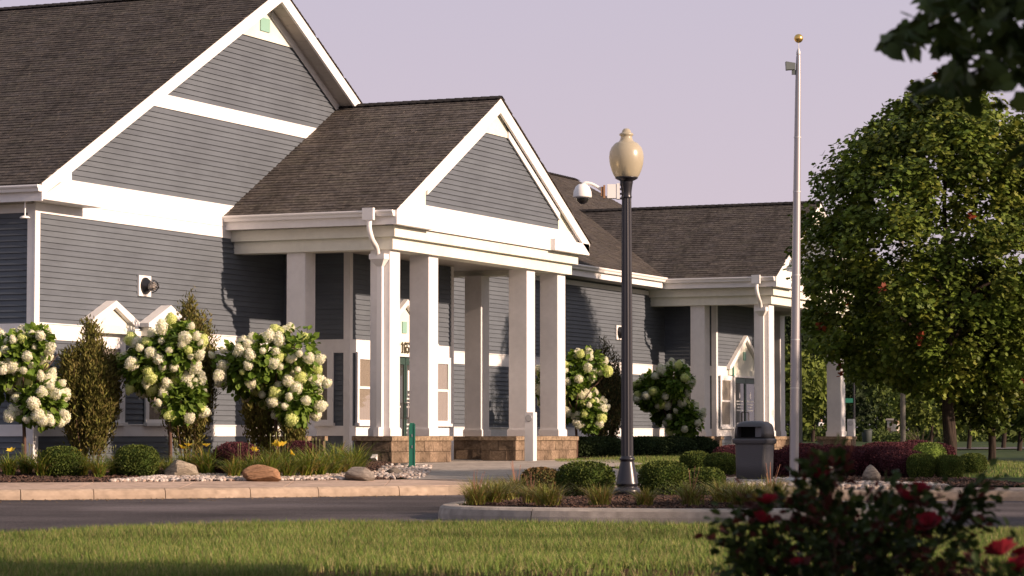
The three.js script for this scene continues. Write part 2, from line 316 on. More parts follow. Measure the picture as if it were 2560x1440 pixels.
const zy = (x, pts) => pts.map(([z, y]) => V(x, y, z));
function ridgeCap(roof, a, b) { // overlapping cap pieces along a ridge
  const d = V().subVectors(b, a), L = d.length(), side = V(-d.z, 0, d.x).normalize().multiplyScalar(0.15), drop = V(0, -0.075, 0), m = new MB(); d.normalize();
  for (let t = 0; t < L; t += 0.2) { const p = a.clone().addScaledVector(d, t), q = a.clone().addScaledVector(d, Math.min(L, t + 0.26)); for (const s of [1, -1]) { const e = side.clone().multiplyScalar(s).add(drop), l = V(0, 0.02, 0), k = V(0, 0.008, 0); m.hex([p.clone(), q.clone(), q.clone().add(e), p.clone().add(e), p.clone().add(l), q.clone().add(k), q.clone().add(e).add(k), p.clone().add(e).add(l)]); } }
  part(roof, 'ridge_cap', m.geo(), M.ridge);
}
const gutterProfile = (o, y) => [[o, y], [o + 0.125, y], [o + 0.13, y - 0.025], [o + 0.118, y - 0.05], [o + 0.1, y - 0.065], [o + 0.085, y - 0.115], [o, y - 0.115]];

function windowUnit(W, a0, a1, y0, y1, name = 'window') { // casing a0..a1, y0..y1; standing proud of the wall
  const P = (a, y, o) => W(a, y, o + 0.014);
  const w = part(house, name, pbox(P, a0, a1, y1 - 0.09, y1, 0.02, 0.055), M.trim);
  part(w, 'casing', pbox(P, a0, a0 + 0.09, y0 + 0.06, y1 - 0.09, 0.02, 0.055), M.trim);
  part(w, 'casing', pbox(P, a1 - 0.09, a1, y0 + 0.06, y1 - 0.09, 0.02, 0.055), M.trim);
  part(w, 'sill', pbox(P, a0 - 0.03, a1 + 0.03, y0, y0 + 0.06, 0.02, 0.1), M.trim);
  const i0 = a0 + 0.09, i1 = a1 - 0.09, b = y0 + 0.06, t = y1 - 0.09, mid = (b + t) / 2 + 0.02;
  part(w, 'sash', mk(m => { for (const [q0, q1, z0, z1] of [[i0, i1, b, b + 0.06], [i0, i0 + 0.05, b + 0.06, mid], [i1 - 0.05, i1, b + 0.06, mid], [i0, i1, mid, mid + 0.05]]) m.hex([P(q0, z0, 0.022), P(q1, z0, 0.022), P(q1, z1, 0.022), P(q0, z1, 0.022), P(q0, z0, 0.04), P(q1, z0, 0.04), P(q1, z1, 0.04), P(q0, z1, 0.04)]); }), M.trim);
  part(w, 'sash', mk(m => { for (const [q0, q1, z0, z1] of [[i0, i1, t - 0.05, t], [i0, i0 + 0.05, mid + 0.05, t - 0.05], [i1 - 0.05, i1, mid + 0.05, t - 0.05]]) m.hex([P(q0, z0, 0.03), P(q1, z0, 0.03), P(q1, z1, 0.03), P(q0, z1, 0.03), P(q0, z0, 0.05), P(q1, z0, 0.05), P(q1, z1, 0.05), P(q0, z1, 0.05)]); }), M.trim);
  part(w, 'pane', pbox(P, i0 + 0.05, i1 - 0.05, mid + 0.05, t - 0.05, 0.0335, 0.0355), M.pane);
  part(w, 'pane', pbox(P, i0 + 0.05, i1 - 0.05, b + 0.06, mid, 0.0275, 0.0295), M.pane);
  part(w, 'blind', mk(m => { for (let a = i0 + 0.004, k = 0; a < i1 - 0.03; a += 0.062, k++) { const e = Math.min(a + 0.066, i1 - 0.004), p = k % 2 ? 0.0155 : 0.0225, q = k % 2 ? 0.0225 : 0.0155; m.hex([P(a, b, p), P(e, b, q), P(e, t, q), P(a, t, p), P(a, b, p + 0.002), P(e, b, q + 0.002), P(e, t, q + 0.002), P(a, t, p + 0.002)]); } }), M.blind);
  return w;
}
function pediment(P, c, hw, y0, rise, depth, withVent) { // small gable hood over a window or a door
  const m = (pts, o0, o1) => { const b = pts.map(([a, y]) => P(a, y, o0)), e = P(0, 0, o1).sub(P(0, 0, o0)); return new MB().prism(b, e).geo(); };
  const g = part(house, 'pediment', m([[c + hw - 0.1, y0], [c, y0 + rise - 0.1], [c - hw + 0.1, y0]], 0.02, depth - 0.1), M.cream);
  for (const s of [1, -1]) part(g, 'rake_board', m([[c + s * hw, y0], [c + s * hw, y0 + 0.07], [c, y0 + rise + 0.06], [c, y0 + rise - 0.06], [c + s * (hw - 0.16), y0]], 0.02 + (s > 0 ? 0 : 0.002), depth - (s > 0 ? 0 : 0.002)), M.trim);
  part(g, 'entablature', pbox(P, c - hw + 0.08, c + hw - 0.08, y0 - 0.16, y0 - 0.002, 0.02, depth - 0.05), M.cream);
  if (withVent) part(g, 'vent', pbox(P, c - 0.1, c + 0.1, y0 + rise * 0.3, y0 + rise * 0.56, depth - 0.1, depth - 0.075), M.vent);
  return g;
}
function wallLight(P, a, y, label) { // round bulkhead lantern on a white block
  const o = thing('wall_lantern', label, 'wall light', P(a, y - 0.19, 0.02), 'black wall lanterns', true);
  part(o, 'mounting_block', pbox(P, a - 0.21, a + 0.21, y - 0.19, y + 0.19, 0.02, 0.06), M.trim);
  const disc = (r0, r1, o0, o1, mat, name) => { const g = new THREE.CylinderGeometry(r1, r0, o1 - o0, 28); g.rotateZ(-Math.PI / 2); g.translate(...P(a, y, (o0 + o1) / 2).toArray()); return part(o, name, g, mat); };
  disc(0.16, 0.155, 0.06, 0.09, M.black, 'back_plate'); disc(0.15, 0.075, 0.09, 0.2, M.black, 'hood');
  const gl = new THREE.SphereGeometry(0.09, 20, 14); gl.scale(1.1, 1, 1); gl.translate(...P(a, y - 0.01, 0.2).toArray()); part(o, 'globe', gl, new THREE.MeshPhysicalMaterial({ color: lin(0.5, 0.45, 0.4), roughness: 0.12, transmission: 0.4, thickness: 0 }));
  const cage = [];
  for (let k = 0; k < 3; k++) { const t = new THREE.TorusGeometry(0.115, 0.007, 6, 22, Math.PI); t.rotateZ(-Math.PI / 2); t.rotateX(k * Math.PI / 3); t.scale(1.25, 1, 1); t.translate(...P(a, y - 0.01, 0.2).toArray()); cage.push(t); }
  const ring = new THREE.TorusGeometry(0.1, 0.007, 6, 22); ring.rotateY(Math.PI / 2); ring.translate(...P(a, y - 0.01, 0.27).toArray()); cage.push(ring);
  part(o, 'wire_guard', mergeGeometries(cage), M.black);
}

// --- main block -----------------------------------------------------
{
  const X = -26, Zc = -38.35, P = XF(X), Q = ZF(Zc);
  const wall = part(house, 'front_wall', mk(m => m.box(X - 0.3, X - 0.004, 0.2, 5.3, -78.2, Zc - 0.304)), M.siding);
  for (const [a, b] of [[0.42, 0.93], [1.13, 2.6], [2.87, 4.78]]) siding(wall, P, [[-47.25, a], [Zc - 0.1, a], [Zc - 0.1, b], [-47.25, b]]);
  for (const [a, b] of [[0.42, 0.93], [1.13, 2.6], [2.87, 4.78]]) siding(wall, P, [[-69.05, a], [-52.05, a], [-52.05, b], [-69.05, b]]);
  const side = part(house, 'side_wall', mk(m => m.box(-48, X - 0.004, 0.2, 5.3, Zc - 0.3, Zc - 0.004)), M.siding);
  for (const [a, b] of [[0.42, 0.93], [1.13, 2.6], [2.87, 4.78]]) siding(side, Q, [[-44, a], [X - 0.1, a], [X - 0.1, b], [-44, b]]);
  part(house, 'corner_board', mk(m => { m.box(X, X + 0.032, 0.3, 4.79, Zc - 0.12, Zc + 0.03); m.box(X - 0.13, X - 0.001, 0.3, 4.79, Zc, Zc + 0.029); }), M.trim);
  for (const [a, b, n] of [[0.93, 1.13, 'skirt_board'], [2.6, 2.87, 'belt_board']]) {
    part(house, n, mk(m => { m.box(X, X + 0.028, a, b, -47.2, Zc - 0.121); m.box(X, X + 0.028, a, b, -69.02, -52.04); }), M.trim);
    part(house, n, mk(m => m.box(-44, X - 0.131, a, b, Zc, Zc + 0.028)), M.trim);
    part(house, 'drip_cap', mk(m => { m.box(X, X + 0.045, b, b + 0.02, -47.2, Zc - 0.121); m.box(X, X + 0.045, b, b + 0.02, -69.02, -52.04); }), M.trim);
  }
  part(house, 'frieze_board', mk(m => m.box(X, X + 0.03, 4.78, 4.995, -54.4, Zc + 0.028)), M.trim);
  part(house, 'frieze_board', mk(m => m.box(X, X + 0.024, 4.78, 4.9, -67.8, -54.4)), M.trim);
  part(house, 'frieze_board', mk(m => m.box(-44, X - 0.001, 4.78, 4.93, Zc, Zc + 0.026)), M.trim);
  part(house, 'gable_band', mk(m => m.prism(zy(X, [[Zc + 0.03, 5], [Zc + 0.03, 5.22], [-38.72, 5.43], [-45.6, 5.43], [-45.6, 5]]), V(0.034, 0, 0))), M.trim);

  // gable above
  const zc = -46.28, hw = 8.39, ye = 5.24, ya = 9.87, xf = -25.55, sl = (ya - ye) / hw, lineY = z => ya - sl * Math.abs(z - zc);
  const gw = part(house, 'gable_wall', mk(m => m.prism(zy(X - 0.3, [[zc + hw - 0.45, 5.31], [zc, ya - 0.25], [-53.8, 5.4]]), V(0.296, 0, 0))), M.siding);
  const under = y => (ya - 0.24 - y) / sl;
  siding(gw, P, [[-39.43, 5.43], [-39.43, 5.7], [zc + under(7.06), 7.06], [zc - under(7.06), 7.06], [-52.7, 5.7], [-52.7, 5.43]]);
  siding(gw, P, [[zc + under(7.32), 7.32], [zc + under(8.86), 8.86], [zc - under(8.86), 8.86], [zc - under(7.32), 7.32]]);
  part(gw, 'belt_board', mk(m => m.prism(zy(X + 0.002, [[zc + under(7.06), 7.06], [zc + under(7.32), 7.32], [-49.9, 7.32], [-50.4, 7.06]]), V(0.028, 0, 0))), M.trim);
  const apexPanel = part(gw, 'apex_panel', mk(m => m.prism(zy(X, [[zc + under(8.86), 8.86], [zc, 9.6], [zc - under(8.86), 8.86]]), V(0.03, 0, 0))), M.cream);
  part(apexPanel, 'vent', mk(m => m.box(X + 0.031, X + 0.055, 9.03, 9.3, -46.5, -46.12)), M.vent);
  part(gw, 'corner_panel', mk(m => m.prism(zy(X, [[-38.73, 5.432], [-39.43, 5.432], [-39.43, 5.8]]), V(0.033, 0, 0))), M.trim);
  { // trim board on the wall under the far slope
    const z0 = -50.6, z1 = zc - 0.3;
    part(gw, 'rake_trim', mk(m => m.prism(zy(X + 0.0345, [[z0, lineY(z0) - 0.2], [z1, lineY(z1) - 0.2], [z1, lineY(z1) - 0.36], [z0, lineY(z0) - 0.36]]), V(0.02, 0, 0))), M.trim);
  }
  const roof = part(house, 'roof', mk(m => { m.prism(zy(-46, [[zc + hw + 0.02, ye - 0.05], [zc, ya - 0.05], [-54.2, lineY(-54.2) - 0.05], [-54.2, lineY(-54.2) - 0.1], [zc, ya - 0.15], [zc + hw + 0.02, ye - 0.1]]), V(46 + xf - 0.06, 0, 0)); }), M.ridge);
  const up = V(0, sl, -1).normalize(), LV = Math.hypot(hw, ya - ye);
  shingles(roof, V(-46, ye - 0.02, zc + hw + 0.06), V(1, 0, 0), up, [[0, 0], [46 + xf + 0.03, 0], [46 + xf + 0.03, LV + 0.06], [0, LV + 0.06]], p => p.x > -29.2 && p.y > 5.3 && p.y < 6.35);
  shingles(roof, V(-34, ya - 0.01, zc - 0.02), V(1, 0, 0), V(0, -sl, -1).normalize(), [[0, 0], [34 + xf + 0.03, 0], [34 + xf + 0.03, 3.9], [0, 8.9]]);
  ridgeCap(roof, V(-46, ya + 0.045, zc), V(xf + 0.03, ya + 0.045, zc));
  // rakes with soffits
  const F = 0.25;
  part(roof, 'rake_fascia', mk(m => m.prism(zy(xf - 0.05, [[zc + hw, ye - 0.01], [zc, ya - 0.01], [zc, ya - F - 0.02], [zc + hw, ye - F + 0.01]]), V(0.05, 0, 0))), M.trim);
  part(roof, 'rake_fascia', mk(m => m.prism(zy(xf - 0.052, [[zc - 0.001, ya - 0.01], [-49.75, lineY(-49.75) - 0.01], [-49.75, lineY(-49.75) - F], [zc - 0.001, ya - F - 0.02]]), V(0.05, 0, 0))), M.trim);
  for (let z = zc + 0.02, k = 0; z < zc + hw - 0.5; z += 0.3) k++;
  part(roof, 'soffit', mk(m => m.prism(zy(X, [[zc + hw - 0.42, lineY(zc + hw - 0.42) - 0.16], [zc, ya - 0.16], [-49.74, lineY(-49.74) - 0.16], [-49.74, lineY(-49.74) - 0.2], [zc, ya - 0.2], [zc + hw - 0.42, lineY(zc + hw - 0.42) - 0.2]]), V(xf - X - 0.052, 0, 0))), M.soffit);
  for (let z = zc - 0.25; z > -49.7; z -= 0.24) part(roof, 'soffit_panel', mk(m => m.hex([V(X + 0.12, lineY(z) - 0.215, z), V(xf - 0.06, lineY(z) - 0.215, z), V(xf - 0.06, lineY(z + 0.232) - 0.215, z + 0.232), V(X + 0.12, lineY(z + 0.232) - 0.215, z + 0.232), V(X + 0.12, lineY(z) - 0.199, z), V(xf - 0.06, lineY(z) - 0.199, z), V(xf - 0.06, lineY(z + 0.232) - 0.199, z + 0.232), V(X + 0.12, lineY(z + 0.232) - 0.199, z + 0.232)])), M.soffit);
  // boxed return at the foot of the gable
  part(house, 'eave_return', mk(m => m.prism([V(xf, 4.96, zc + hw), V(xf, ye - F + 0.008, zc + hw), V(xf, 5.3, -38.5), V(xf, 5.24, -39.78), V(xf, 4.96, -39.78)], V(-0.41, 0, 0))), M.trim);
  // eave along the side
  part(house, 'eave_fascia', mk(m => m.box(-46, xf - 0.001, 4.93, 5.15, zc + hw - 0.035, zc + hw - 0.001)), M.trim);
  part(house, 'eave_soffit', mk(m => m.box(-46, xf - 0.45, 4.93, 4.95, Zc + 0.03, zc + hw - 0.036)), M.soffit);
  part(house, 'gutter', mk(m => m.prism(gutterProfile(zc + hw, 5.2).map(([z, y]) => V(-46, y, z)), V(46 + xf - 0.01, 0, 0))), M.gutter);
  // two hooded windows in the front wall
  for (const c of [-40.6, -42.47]) {
    windowUnit(P, c - 0.58, c + 0.58, 1.12, 2.64);
    pediment(P, c, 0.78, 2.93, 0.37, 0.24, false);
  }
  wallLight(P, -41.84, 3.69, 'round black lantern on a white block on the sunlit wall above the shrubs');
  wallLight(P, -65.52, 3.68, 'round black lantern on the wall half hidden behind the dark lamp post');
  // sensor hanging under the side eave
  const sens = thing('ceiling_sensor', 'small white disc sensor hanging on a stem under the corner eave', 'sensor', V(-25.95, 4.93, -37.98), null, true);
  part(sens, 'stem', new THREE.CylinderGeometry(0.014, 0.014, 0.26, 10).translate(-25.95, 4.8, -37.98), M.white);
  part(sens, 'disc', new THREE.SphereGeometry(0.09, 20, 8, 0, 6.3, 0, 1.6).scale(1, 0.5, 1).translate(-25.95, 4.65, -37.98), M.white);
}

// --- long wing behind the porches ----------------------------------------
{
  const xe = -25.45, ye = 5.25, m0 = 0.553, xr = -32.5, yr = ye + m0 * (xe - xr), z0 = -50, z1 = -78.35;
  const roof = part(house, 'roof', mk(m => m.prism([V(xe - 0.02, ye - 0.06, z0), V(xr, yr - 0.06, z0), V(xr - 7, yr - 0.06 - 7 * m0, z0), V(xr - 7, yr - 0.16 - 7 * m0, z0), V(xr, yr - 0.16, z0), V(xe - 0.02, ye - 0.12, z0)], V(0, 0, z1 - z0))), M.ridge);
  const up = V(-1, m0, 0).normalize(), LV = Math.hypot(xe - xr, yr - ye);
  shingles(roof, V(xe + 0.05, ye - 0.03, z0), V(0, 0, -1), up, [[1.5, 0], [z0 - z1, 0], [z0 - z1, LV + 0.05], [1.5, LV + 0.05]]);
  ridgeCap(roof, V(xr, yr + 0.03, z0), V(xr, yr + 0.03, z1));
  part(roof, 'rake_fascia', mk(m => m.prism([V(xe, ye - 0.02, z1), V(xr, yr - 0.02, z1), V(xr, yr - 0.3, z1), V(xe, ye - 0.28, z1)], V(0, 0, 0.05))), M.trim);
  part(house, 'eave_fascia', mk(m => m.box(xe - 0.035, xe - 0.001, 4.95, ye - 0.05, z1 + 0.06, -54.6)), M.trim);
  part(house, 'eave_soffit', mk(m => m.box(-26.3, xe - 0.036, 4.95, 4.97, z1 + 0.06, -54.6)), M.soffit);
  part(house, 'gutter', mk(m => m.prism(gutterProfile(xe, ye - 0.02).map(([x, y]) => V(x, y, -54.5)), V(0, 0, -13.05))), M.gutter);
}

// --- the two porches -----------------------------------------------------
function porch(o) {
  const { zc, hw, ya, xs = -22.39, xf = -22.25, ye = 5.22, cols, bz, sid, vest, name } = o;
  const sl = (ya - ye) / hw, lineY = z => ya - sl * Math.abs(z - zc), P = XF(xs), L = zc + hw, R = zc - hw, floor = 0.42;
  // slab
  part(house, 'porch_slab', mk(m => m.box(-26, -22.1, 0.1, floor, R + 0.3, L - 0.2)), M.concGrey);
  // beams: a stepped pair round three sides
  const lo = 0.37, hi = 0.25;
  for (const [t, x, y0, y1, nm] of [[lo, -22.52, 4.49, 4.72, 'beam'], [hi, -22.42, 4.722, 4.93, 'cornice']]) {
    part(house, nm, mk(m => m.box(x - 0.4, x, y0, y1, R + t, L - t)), M.cream);
    for (const s of [1, -1]) { const z = zc + s * (hw - t); part(house, nm, mk(m => m.box(-26, x - 0.401, y0, y1, Math.min(z, z - s * 0.4), Math.max(z, z - s * 0.4))), M.cream); }
  }
  part(house, 'porch_ceiling', mk(m => m.box(-26, -22.9, 4.6, 4.64, R + 0.75, L - 0.75)), M.soffit);
  // gable
  const gw = part(house, 'gable_wall', mk(m => m.prism(zy(xs - 0.25, [[L - 0.2, ye - 0.02], [zc, ya - 0.15], [R + 0.2, ye - 0.02]]), V(0.246, 0, 0))), M.siding);
  siding(gw, P, sid);
  part(gw, 'gable_band', mk(m => m.prism(zy(xs, [[L - 0.12, 4.931], [L - 0.12, 5.16], [L - 0.6, sid[0][1]], [R + 0.6, sid[0][1]], [R + 0.12, 5.16], [R + 0.12, 4.931]]), V(0.03, 0, 0))), M.trim);
  const [s0, s1, s2, s3] = [sid[1], sid[2], sid[3], sid[4]];
  const panelOf = pts => part(gw, 'corner_panel', mk(m => m.prism(zy(xs, pts), V(0.026, 0, 0))), M.cream);
  panelOf([[L - 0.62, sid[0][1] + 0.001], [sid[0][0], sid[0][1] + 0.001], [s0[0], lineY(s0[0]) - 0.12]]);
  panelOf([[R + 0.62, sid[5][1] + 0.001], [sid[5][0], sid[5][1] + 0.001], [s3[0], lineY(s3[0]) - 0.12]]);
  part(gw, 'apex_panel', mk(m => m.prism(zy(xs, [[s1[0] + 0.2, s1[1]], [zc, ya - 0.12], [s2[0] - 0.2, s2[1]]]), V(0.03, 0, 0))), M.cream);
  for (const [a, b] of [[s0, s1], [s3, s2]]) part(gw, 'rake_trim', mk(m => m.prism(zy(xs + 0.0305, [[a[0], a[1] - 0.01], [b[0], b[1] - 0.01], [b[0], b[1] + 0.14], [a[0], a[1] + 0.14]]), V(0.035, 0, 0))), M.trim);
  // roof
  const F = 0.25, xb = -30.1;
  const roof = part(house, 'roof', mk(m => { m.prism(zy(-26.02, [[L + 0.02, ye - 0.05], [zc, ya - 0.05], [zc, ya - 0.12], [L + 0.02, ye - 0.1]]), V(26.02 + xf - 0.06, 0, 0)); m.prism(zy(xb, [[zc - 0.001, ya - 0.05], [R - 0.02, ye - 0.05], [R - 0.02, ye - 0.1], [zc - 0.001, ya - 0.12]]), V(xf - 0.06 - xb, 0, 0)); if (o.back) m.prism(zy(xb, [[L + 0.02, ye - 0.05], [zc, ya - 0.05], [zc, ya - 0.12], [L + 0.02, ye - 0.1]]), V(-26.021 - xb, 0, 0)); }), M.ridge);
  const LV = Math.hypot(hw, ya - ye) + 0.05, up = V(0, sl, -1).normalize(), W = xf + 0.03;
  const x0 = o.back ? xb : -26.02;
  shingles(roof, V(x0, ye - 0.02, L + 0.06), V(1, 0, 0), up, [[0, 0], [W - x0, 0], [W - x0, LV], [0, LV]], o.single);
  shingles(roof, V(xb, ye - 0.02, R - 0.06), V(1, 0, 0), V(0, sl, 1).normalize(), [[4.9, 0], [W - xb, 0], [W - xb, LV], [0.2, LV]]);
  ridgeCap(roof, V(xb, ya + 0.04, zc), V(W, ya + 0.04, zc));
  part(roof, 'rake_fascia', mk(m => m.prism(zy(xf - 0.05, [[L, ye - 0.01], [zc, ya - 0.01], [zc, ya - F - 0.05], [L, ye - F]]), V(0.05, 0, 0))), M.trim);
  part(roof, 'rake_fascia', mk(m => m.prism(zy(xf - 0.052, [[zc - 0.001, ya - 0.01], [R, ye - 0.01], [R, ye - F], [zc - 0.001, ya - F - 0.05]]), V(0.05, 0, 0))), M.trim);
  part(roof, 'soffit', mk(m => m.prism(zy(xs, [[L - 0.15, lineY(L - 0.15) - 0.13], [zc, ya - 0.13], [R + 0.15, lineY(R + 0.15) - 0.13], [R + 0.15, lineY(R + 0.15) - 0.17], [zc, ya - 0.17], [L - 0.15, lineY(L - 0.15) - 0.17]]), V(xf - xs - 0.053, 0, 0))), M.soffit);
  for (const [a, b] of [[L - 0.002, L - 1.63], [R + 1.95, R + 0.002]]) part(house, 'eave_return', mk(m => m.box(xs + 0.031, xf - 0.002, 4.935, a === L - 0.002 ? 5.2 : 5.18, b, a)), M.trim);
  for (const s of [1, -1]) { // eaves
    const z = zc + s * hw, x1 = s > 0 ? -26 : -25.2;
    part(house, 'eave_fascia', mk(m => m.box(x1, xf - 0.055, 4.931, 5.14, Math.min(z, z - s * 0.035), Math.max(z, z - s * 0.035))), M.trim);
    part(house, 'eave_soffit', mk(m => m.box(x1, xf - 0.36, 4.933, 4.95, Math.min(z - s * 0.036, z - s * 0.24), Math.max(z - s * 0.036, z - s * 0.24))), M.soffit);
    part(house, 'gutter', mk(m => m.prism(gutterProfile(0, 5.2).map(([t, y]) => V(s > 0 ? -26 + (o.back ? 0.55 : 0.02) : -25.2, y, z + s * t)), V(xf - 0.04 - (s > 0 ? -26 + (o.back ? 0.55 : 0.02) : -25.2), 0, 0))), M.gutter);
  }
  // columns on stone pedestals
  const col = (x0, x1, z0, z1) => {
    const c = part(house, 'column', mk(m => { const e = 0.012; m.prism([V(x0 + e, 0.93, z0), V(x1 - e, 0.93, z0), V(x1, 0.93, z0 + e), V(x1, 0.93, z1 - e), V(x1 - e, 0.93, z1), V(x0 + e, 0.93, z1), V(x0, 0.93, z1 - e), V(x0, 0.93, z0 + e)], V(0, 3.56, 0)); }), M.column);
    part(c, 'base_trim', mk(m => { m.box(x0 - 0.025, x1 + 0.025, 0.935, 1.07, z0 - 0.025, z1 + 0.025); m.box(x0 - 0.014, x1 + 0.014, 1.07, 1.09, z0 - 0.014, z1 + 0.014); }), M.column);
  };
  for (const [z0, z1] of cols) col(-23.05, -22.62, z0, z1);
  for (const [z0, z1] of bz) col(-24.87, -24.46, z0, z1);
  const pedestal = (x0, x1, z0, z1) => {
    const y0 = floor - 0.1, y1 = 0.845, ped = part(house, 'pedestal', mk(m => m.box(x0 + 0.03, x1 - 0.03, y0, y1, z0 + 0.03, z1 - 0.03)), std(lin(0.16, 0.12, 0.09), 1));
    const rows = [y0, 0.425, 0.635, y1];
    for (let r = 0; r < 3; r++) {
      const run = (a0, a1, put) => { let a = a0 + (r % 2 ? 0.2 : 0.4); const cutsA = [a0]; while (a < a1 - 0.12) { cutsA.push(a); a += 0.4; } cutsA.push(a1); for (let i = 0; i + 1 < cutsA.length; i++) put(cutsA[i] + 0.005, cutsA[i + 1] - 0.005, rr(0, 0.012)); };
      const ya0 = rows[r] + 0.005, ya1 = rows[r + 1] - 0.005;
      const rough = (x0, x1, z0, z1) => { const w = () => rr(-0.006, 0.006); return new MB().hex([V(x0 + w(), ya0, z0 + w()), V(x1 + w(), ya0, z0 + w()), V(x1 + w(), ya0, z1 + w()), V(x0 + w(), ya0, z1 + w()), V(x0 + w(), ya1, z0 + w()), V(x1 + w(), ya1, z0 + w()), V(x1 + w(), ya1, z1 + w()), V(x0 + w(), ya1, z1 + w())]).geo(); };
      run(z0, z1, (a, b, w) => part(ped, 'block', rough(x1 - 0.06, x1 - 0.012 + w, a, b), pick(blockMats)));
      run(x0, x1 - 0.062, (a, b, w) => part(ped, 'block', rough(a, b, z1 - 0.06, z1 - 0.012 + w), pick(blockMats)));
      run(x0, x1 - 0.062, (a, b, w) => part(ped, 'block', rough(a, b, z0 + 0.012 - w, z0 + 0.06), pick(blockMats)));
    }
    let z = z0 - 0.03; while (z < z1 + 0.02) { const e = Math.min(z1 + 0.03, z + 0.62); part(ped, 'capstone', gbox(x0 - 0.03, x1 + 0.03, 0.846, 0.932, z + 0.003, e - 0.003), capMat); z = e; }
  };
  for (const p of o.pedestals) pedestal(...p);
  // entry bay behind the columns
  const [v0, v1] = vest, VX = -24.5, VP = XF(VX), VZ = ZF(v0), vc = (v0 + v1) / 2;
  const bay = part(house, 'entry_wall', mk(m => m.box(-26, VX - 0.004, 0.3, 4.6, v1 + 0.004, v0 - 0.004)), M.siding);
  for (const [a, b] of [[0.44, 0.93], [1.14, 2.6], [2.87, 4.6]]) { siding(bay, VP, [[v1 + 0.08, a], [v0 - 0.08, a], [v0 - 0.08, b], [v1 + 0.08, b]]); if (a > (o.back ? 2.7 : 1)) siding(bay, VZ, [[-25.99, a], [VX - 0.1, a], [VX - 0.1, b], [-25.99, b]]); }
  for (const [a, b, n] of [[0.94, 1.14, 'skirt_board'], [2.6, 2.87, 'belt_board']]) part(bay, n, mk(m => { m.box(VX, VX + 0.029, a, b, v1 + 0.1, v0 - 0.1); m.box(-25.97, VX - 0.11, a, b, v0, v0 + 0.029); }), M.trim);
  for (const [z, s] of [[v0, 1], [v1, -1]]) part(bay, 'corner_board', mk(m => { m.box(VX, VX + 0.032, floor, 4.6, Math.min(z + s * 0.03, z - s * 0.099), Math.max(z + s * 0.03, z - s * 0.099)); m.box(VX - 0.109, VX - 0.001, floor, 4.6, Math.min(z, z + s * 0.0305), Math.max(z, z + s * 0.0305)); }), M.trim);
  windowUnit(VP, v0 - 1.2, v0 - 0.22, 1.14, 2.62); windowUnit(VP, v1 + 0.18, v1 + 1.16, 1.14, 2.62); windowUnit(VZ, -25.75, -24.82, 1.14, 2.62);
  const door = part(house, 'entry_door', pbox(VP, vc - 0.93, vc + 0.93, 0.43, 2.58, 0.02, 0.04), M.doorGreen);
  for (const s of [0, 1]) {
    const a0 = vc - 0.91 + s * 0.92, a1 = a0 + 0.9;
    part(door, 'stile', mk(m => { for (const [p, q, y0, y1] of [[a0, a0 + 0.055, 0.44, 2.56], [a1 - 0.055, a1, 0.44, 2.56], [a0 + 0.055, a1 - 0.055, 0.44, 0.7], [a0 + 0.055, a1 - 0.055, 2.42, 2.56]]) m.hex([VP(p, y0, 0.041), VP(q, y0, 0.041), VP(q, y1, 0.041), VP(p, y1, 0.041), VP(p, y0, 0.07), VP(q, y0, 0.07), VP(q, y1, 0.07), VP(p, y1, 0.07)]); }), M.doorGreen);
    part(door, 'pane', pbox(VP, a0 + 0.055, a1 - 0.055, 0.7, 2.42, 0.041, 0.05), M.darkGlass);
    const hz = s ? a0 + 0.03 : a1 - 0.03, hd = new THREE.CatmullRomCurve3([VP(hz, 1.3, 0.07), VP(hz, 1.32, 0.15), VP(hz, 1.6, 0.15), VP(hz, 1.62, 0.07)], false, 'catmullrom', 0.1);
    part(door, 'handle', new THREE.TubeGeometry(hd, 24, 0.014, 8), M.alu);
    const cz = o.notice && !s ? a1 - 0.25 : (a0 + a1) / 2; // print on the glass
    if (o.notice) {
      part(door, 'notice', pbox(VP, cz - 0.12, cz + 0.12, 1.88, 2.3, 0.051, 0.054), M.white);
      part(door, 'notice_emblem', pbox(VP, cz - 0.07, cz + 0.04, 2.12, 2.22, 0.055, 0.0565), std(lin(0.5, 0.12, 0.1), 0.8));
    } else part(door, 'emblem', mk(m => m.prism([[0, 0.16], [0.05, 0.04], [0.035, -0.02], [-0.035, -0.02], [-0.05, 0.04]].map(([a, y]) => VP(cz + a, 2.02 + y, 0.051)), V(0.002, 0, 0))), M.white);
    part(door, 'lettering', mk(m => { for (let k = 0; k < 7; k++) { const y = (o.notice ? 1.78 : 1.9) - k * 0.085 - (k > 3 ? 0.28 : 0), w = rr(0.12, 0.27); for (let a = cz - w; a < cz + w;) { const l = rr(0.02, 0.07); m.hex([VP(a, y, 0.051), VP(a + l, y, 0.051), VP(a + l, y + 0.035, 0.051), VP(a, y + 0.035, 0.051), VP(a, y, 0.053), VP(a + l, y, 0.053), VP(a + l, y + 0.035, 0.053), VP(a, y + 0.035, 0.053)]); a += l + 0.015; } } }), M.white);
  }
  part(door, 'casing', mk(m => { for (const s of [1, -1]) { const z = vc + s * 0.935, w = z + s * 0.13; m.box(VX + 0.005, VX + 0.09, 0.43, 2.6, Math.min(z, w), Math.max(z, w)); } }), M.trim);
  part(door, 'bracket', mk(m => { for (const s of [1, -1]) { const z = vc + s * 1.07, w = z + s * 0.1; m.box(VX + 0.03, VX + 0.1, 2.62, 2.92, Math.min(z, w), Math.max(z, w)); } }), o.notice ? M.trim : M.green);
  pediment(VP, vc, 1.5, 2.8, 0.92, 0.13, true);
  const head = part(house, 'door_head', pbox(VP, vc - 1.06, vc + 1.06, 2.58, 2.638, 0.03, 0.11), M.trim);
  // rainwater pipe from the gutter down the corner column
  const zE = L + 0.06, xo = -22.75, ds = part(house, 'downspout', mk(m => m.box(xo - 0.13, xo + 0.1, 5.01, 5.24, L + 0.128, L + 0.21)), M.gutter);
